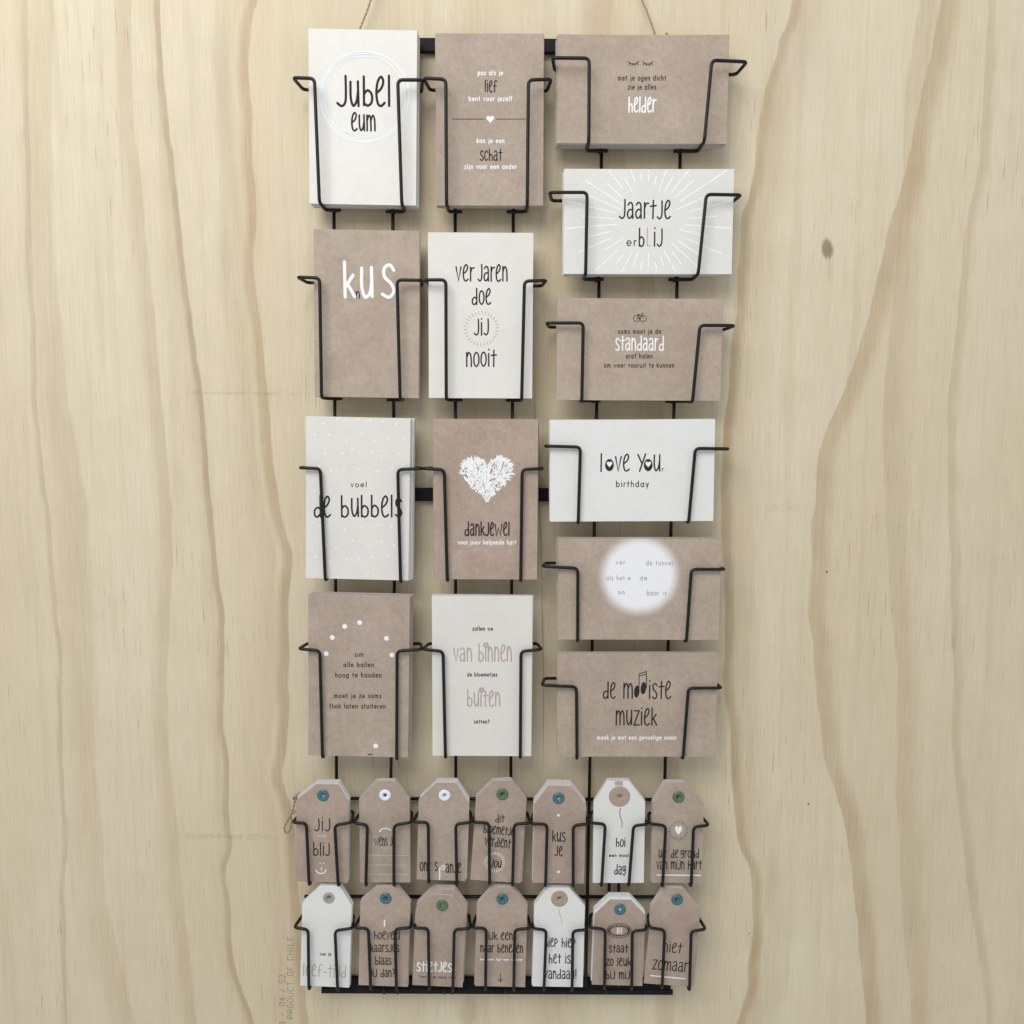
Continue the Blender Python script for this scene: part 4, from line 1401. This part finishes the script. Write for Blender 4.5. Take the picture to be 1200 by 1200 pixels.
# ------------------------------------------------------------------ jute twine
def twine(path, r, turns_per_m=260, name='jute_twine', seg_len=.0006):
    # two plies twisted round each other along the path
    pts = []
    for i in range(len(path) - 1):
        a, b_ = path[i], path[i + 1]
        n = max(1, int((b_ - a).length / seg_len))
        for k in range(n):
            pts.append(a.lerp(b_, k / n))
    pts.append(path[-1])
    mb = MB()
    for ph in (0, math.pi):
        q, s = [], 0.0
        for i, p in enumerate(pts):
            t = (pts[min(i + 1, len(pts) - 1)] - pts[max(i - 1, 0)]).normalized()
            s += (p - pts[i - 1]).length if i else 0
            n1 = t.cross(Vector((0, 1, 0))).normalized()
            n2 = t.cross(n1)
            a = ph + s * turns_per_m * 2 * math.pi * .5
            q.append(p + (n1 * math.cos(a) + n2 * math.sin(a)) * r * .55)
        mb.tube(q, r * .62, 6)
    return mb


YT = .0085
nail = at(596, -420, YT)
tl = [at(421.2, 44, YT), at(421.0, 36, YT), at(423, 31, YT), at(429.5, 15, YT), at(435.3, -2, YT), nail,
      at(751.2, -2, YT), at(757.6, 12, YT), at(763.6, 28, YT), at(769.4, 46, YT)]
o = twine(tl, .00075).build('jute_twine', M['twine'])
tag(o, 'thin jute twine rising from behind the top cards to hang the rack', 'twine')
knot = twine([at(786.5, 49, YT), at(783.8, 44, YT), at(781.2, 39.4, YT), at(780.4, 40.2, YT)], .0011).build('twine_end', M['twine'])
tag(knot, 'frayed end of twine peeking over the eyelashes card', 'twine')
lp = [(352, 930), (348.6, 930.6), (346.2, 935), (344.6, 943), (342.6, 951), (339.2, 957.5), (334.2, 967), (333.4, 973), (335.6, 976.2), (338.4, 974.6), (341, 968), (341.2, 960),
      (340.4, 955), (343.2, 953), (348, 950), (352, 947)]
P3 = [at(u, v, .0125) for u, v in lp]
sm = []
for i in range(len(P3) - 1):
    a, b_, c_, d_ = P3[max(i - 1, 0)], P3[i], P3[i + 1], P3[min(i + 2, len(P3) - 1)]
    for k in range(6):
        t = k / 6
        sm.append(.5 * ((2 * b_) + (c_ - a) * t + (2 * a - 5 * b_ + 4 * c_ - d_) * t * t + (3 * b_ - a - 3 * c_ + d_) * t ** 3))
sm.append(P3[-1])
o = twine(sm, .0009).build('twine_loop', M['twine'])
tag(o, 'knotted loop of jute twine sticking out left of the jij blij tag', 'twine')

# ------------------------------------------------------------------ stamp printed on the sheet
stamp = Ink()


def stamp_text(txt, u, v0, v1, h_px):
    a, b_ = at(u, v0, 0), at(u, v1, 0)
    a, b_ = Vector((a.x, a.z)), Vector((b_.x, b_.z))
    adv, runs = 0, []
    for ch in txt:
        gl = STAMP[ch]
        runs.append((adv, gl))
        adv += gl[0] + .12
    ex = (b_ - a).normalized()
    ey = Vector((-ex.y, ex.x))
    k = (b_ - a).length / adv
    for x0, (ad, strokes) in runs:
        for _, pts in strokes:
            # dotted like an ink-jet marking: short dashes
            for i in range(len(pts) - 1):
                p, q = Vector(pts[i]), Vector(pts[i + 1])
                n = max(1, int((q - p).length / .3))
                for j in range(n):
                    s0, s1 = p.lerp(q, (j + .08) / n), p.lerp(q, (j + .8) / n)
                    f = lambda w: a + ex * ((x0 + w.x) * k) + ey * (w.y * h_px * .00077)
                    stamp.stroke([f(s0), f(s1)], .00062)


stamp_text('18 - 04 / 52', 334.0, 1206, 1141, 7.0)
stamp_text('PRODUCT OF CHILE', 343.4, 1194, 1096, 7.0)
mesh_obj('stamped_lettering', [(x, -.00012 - z, y) for x, y, z in stamp.v], stamp.f, M['stamp'], ply)
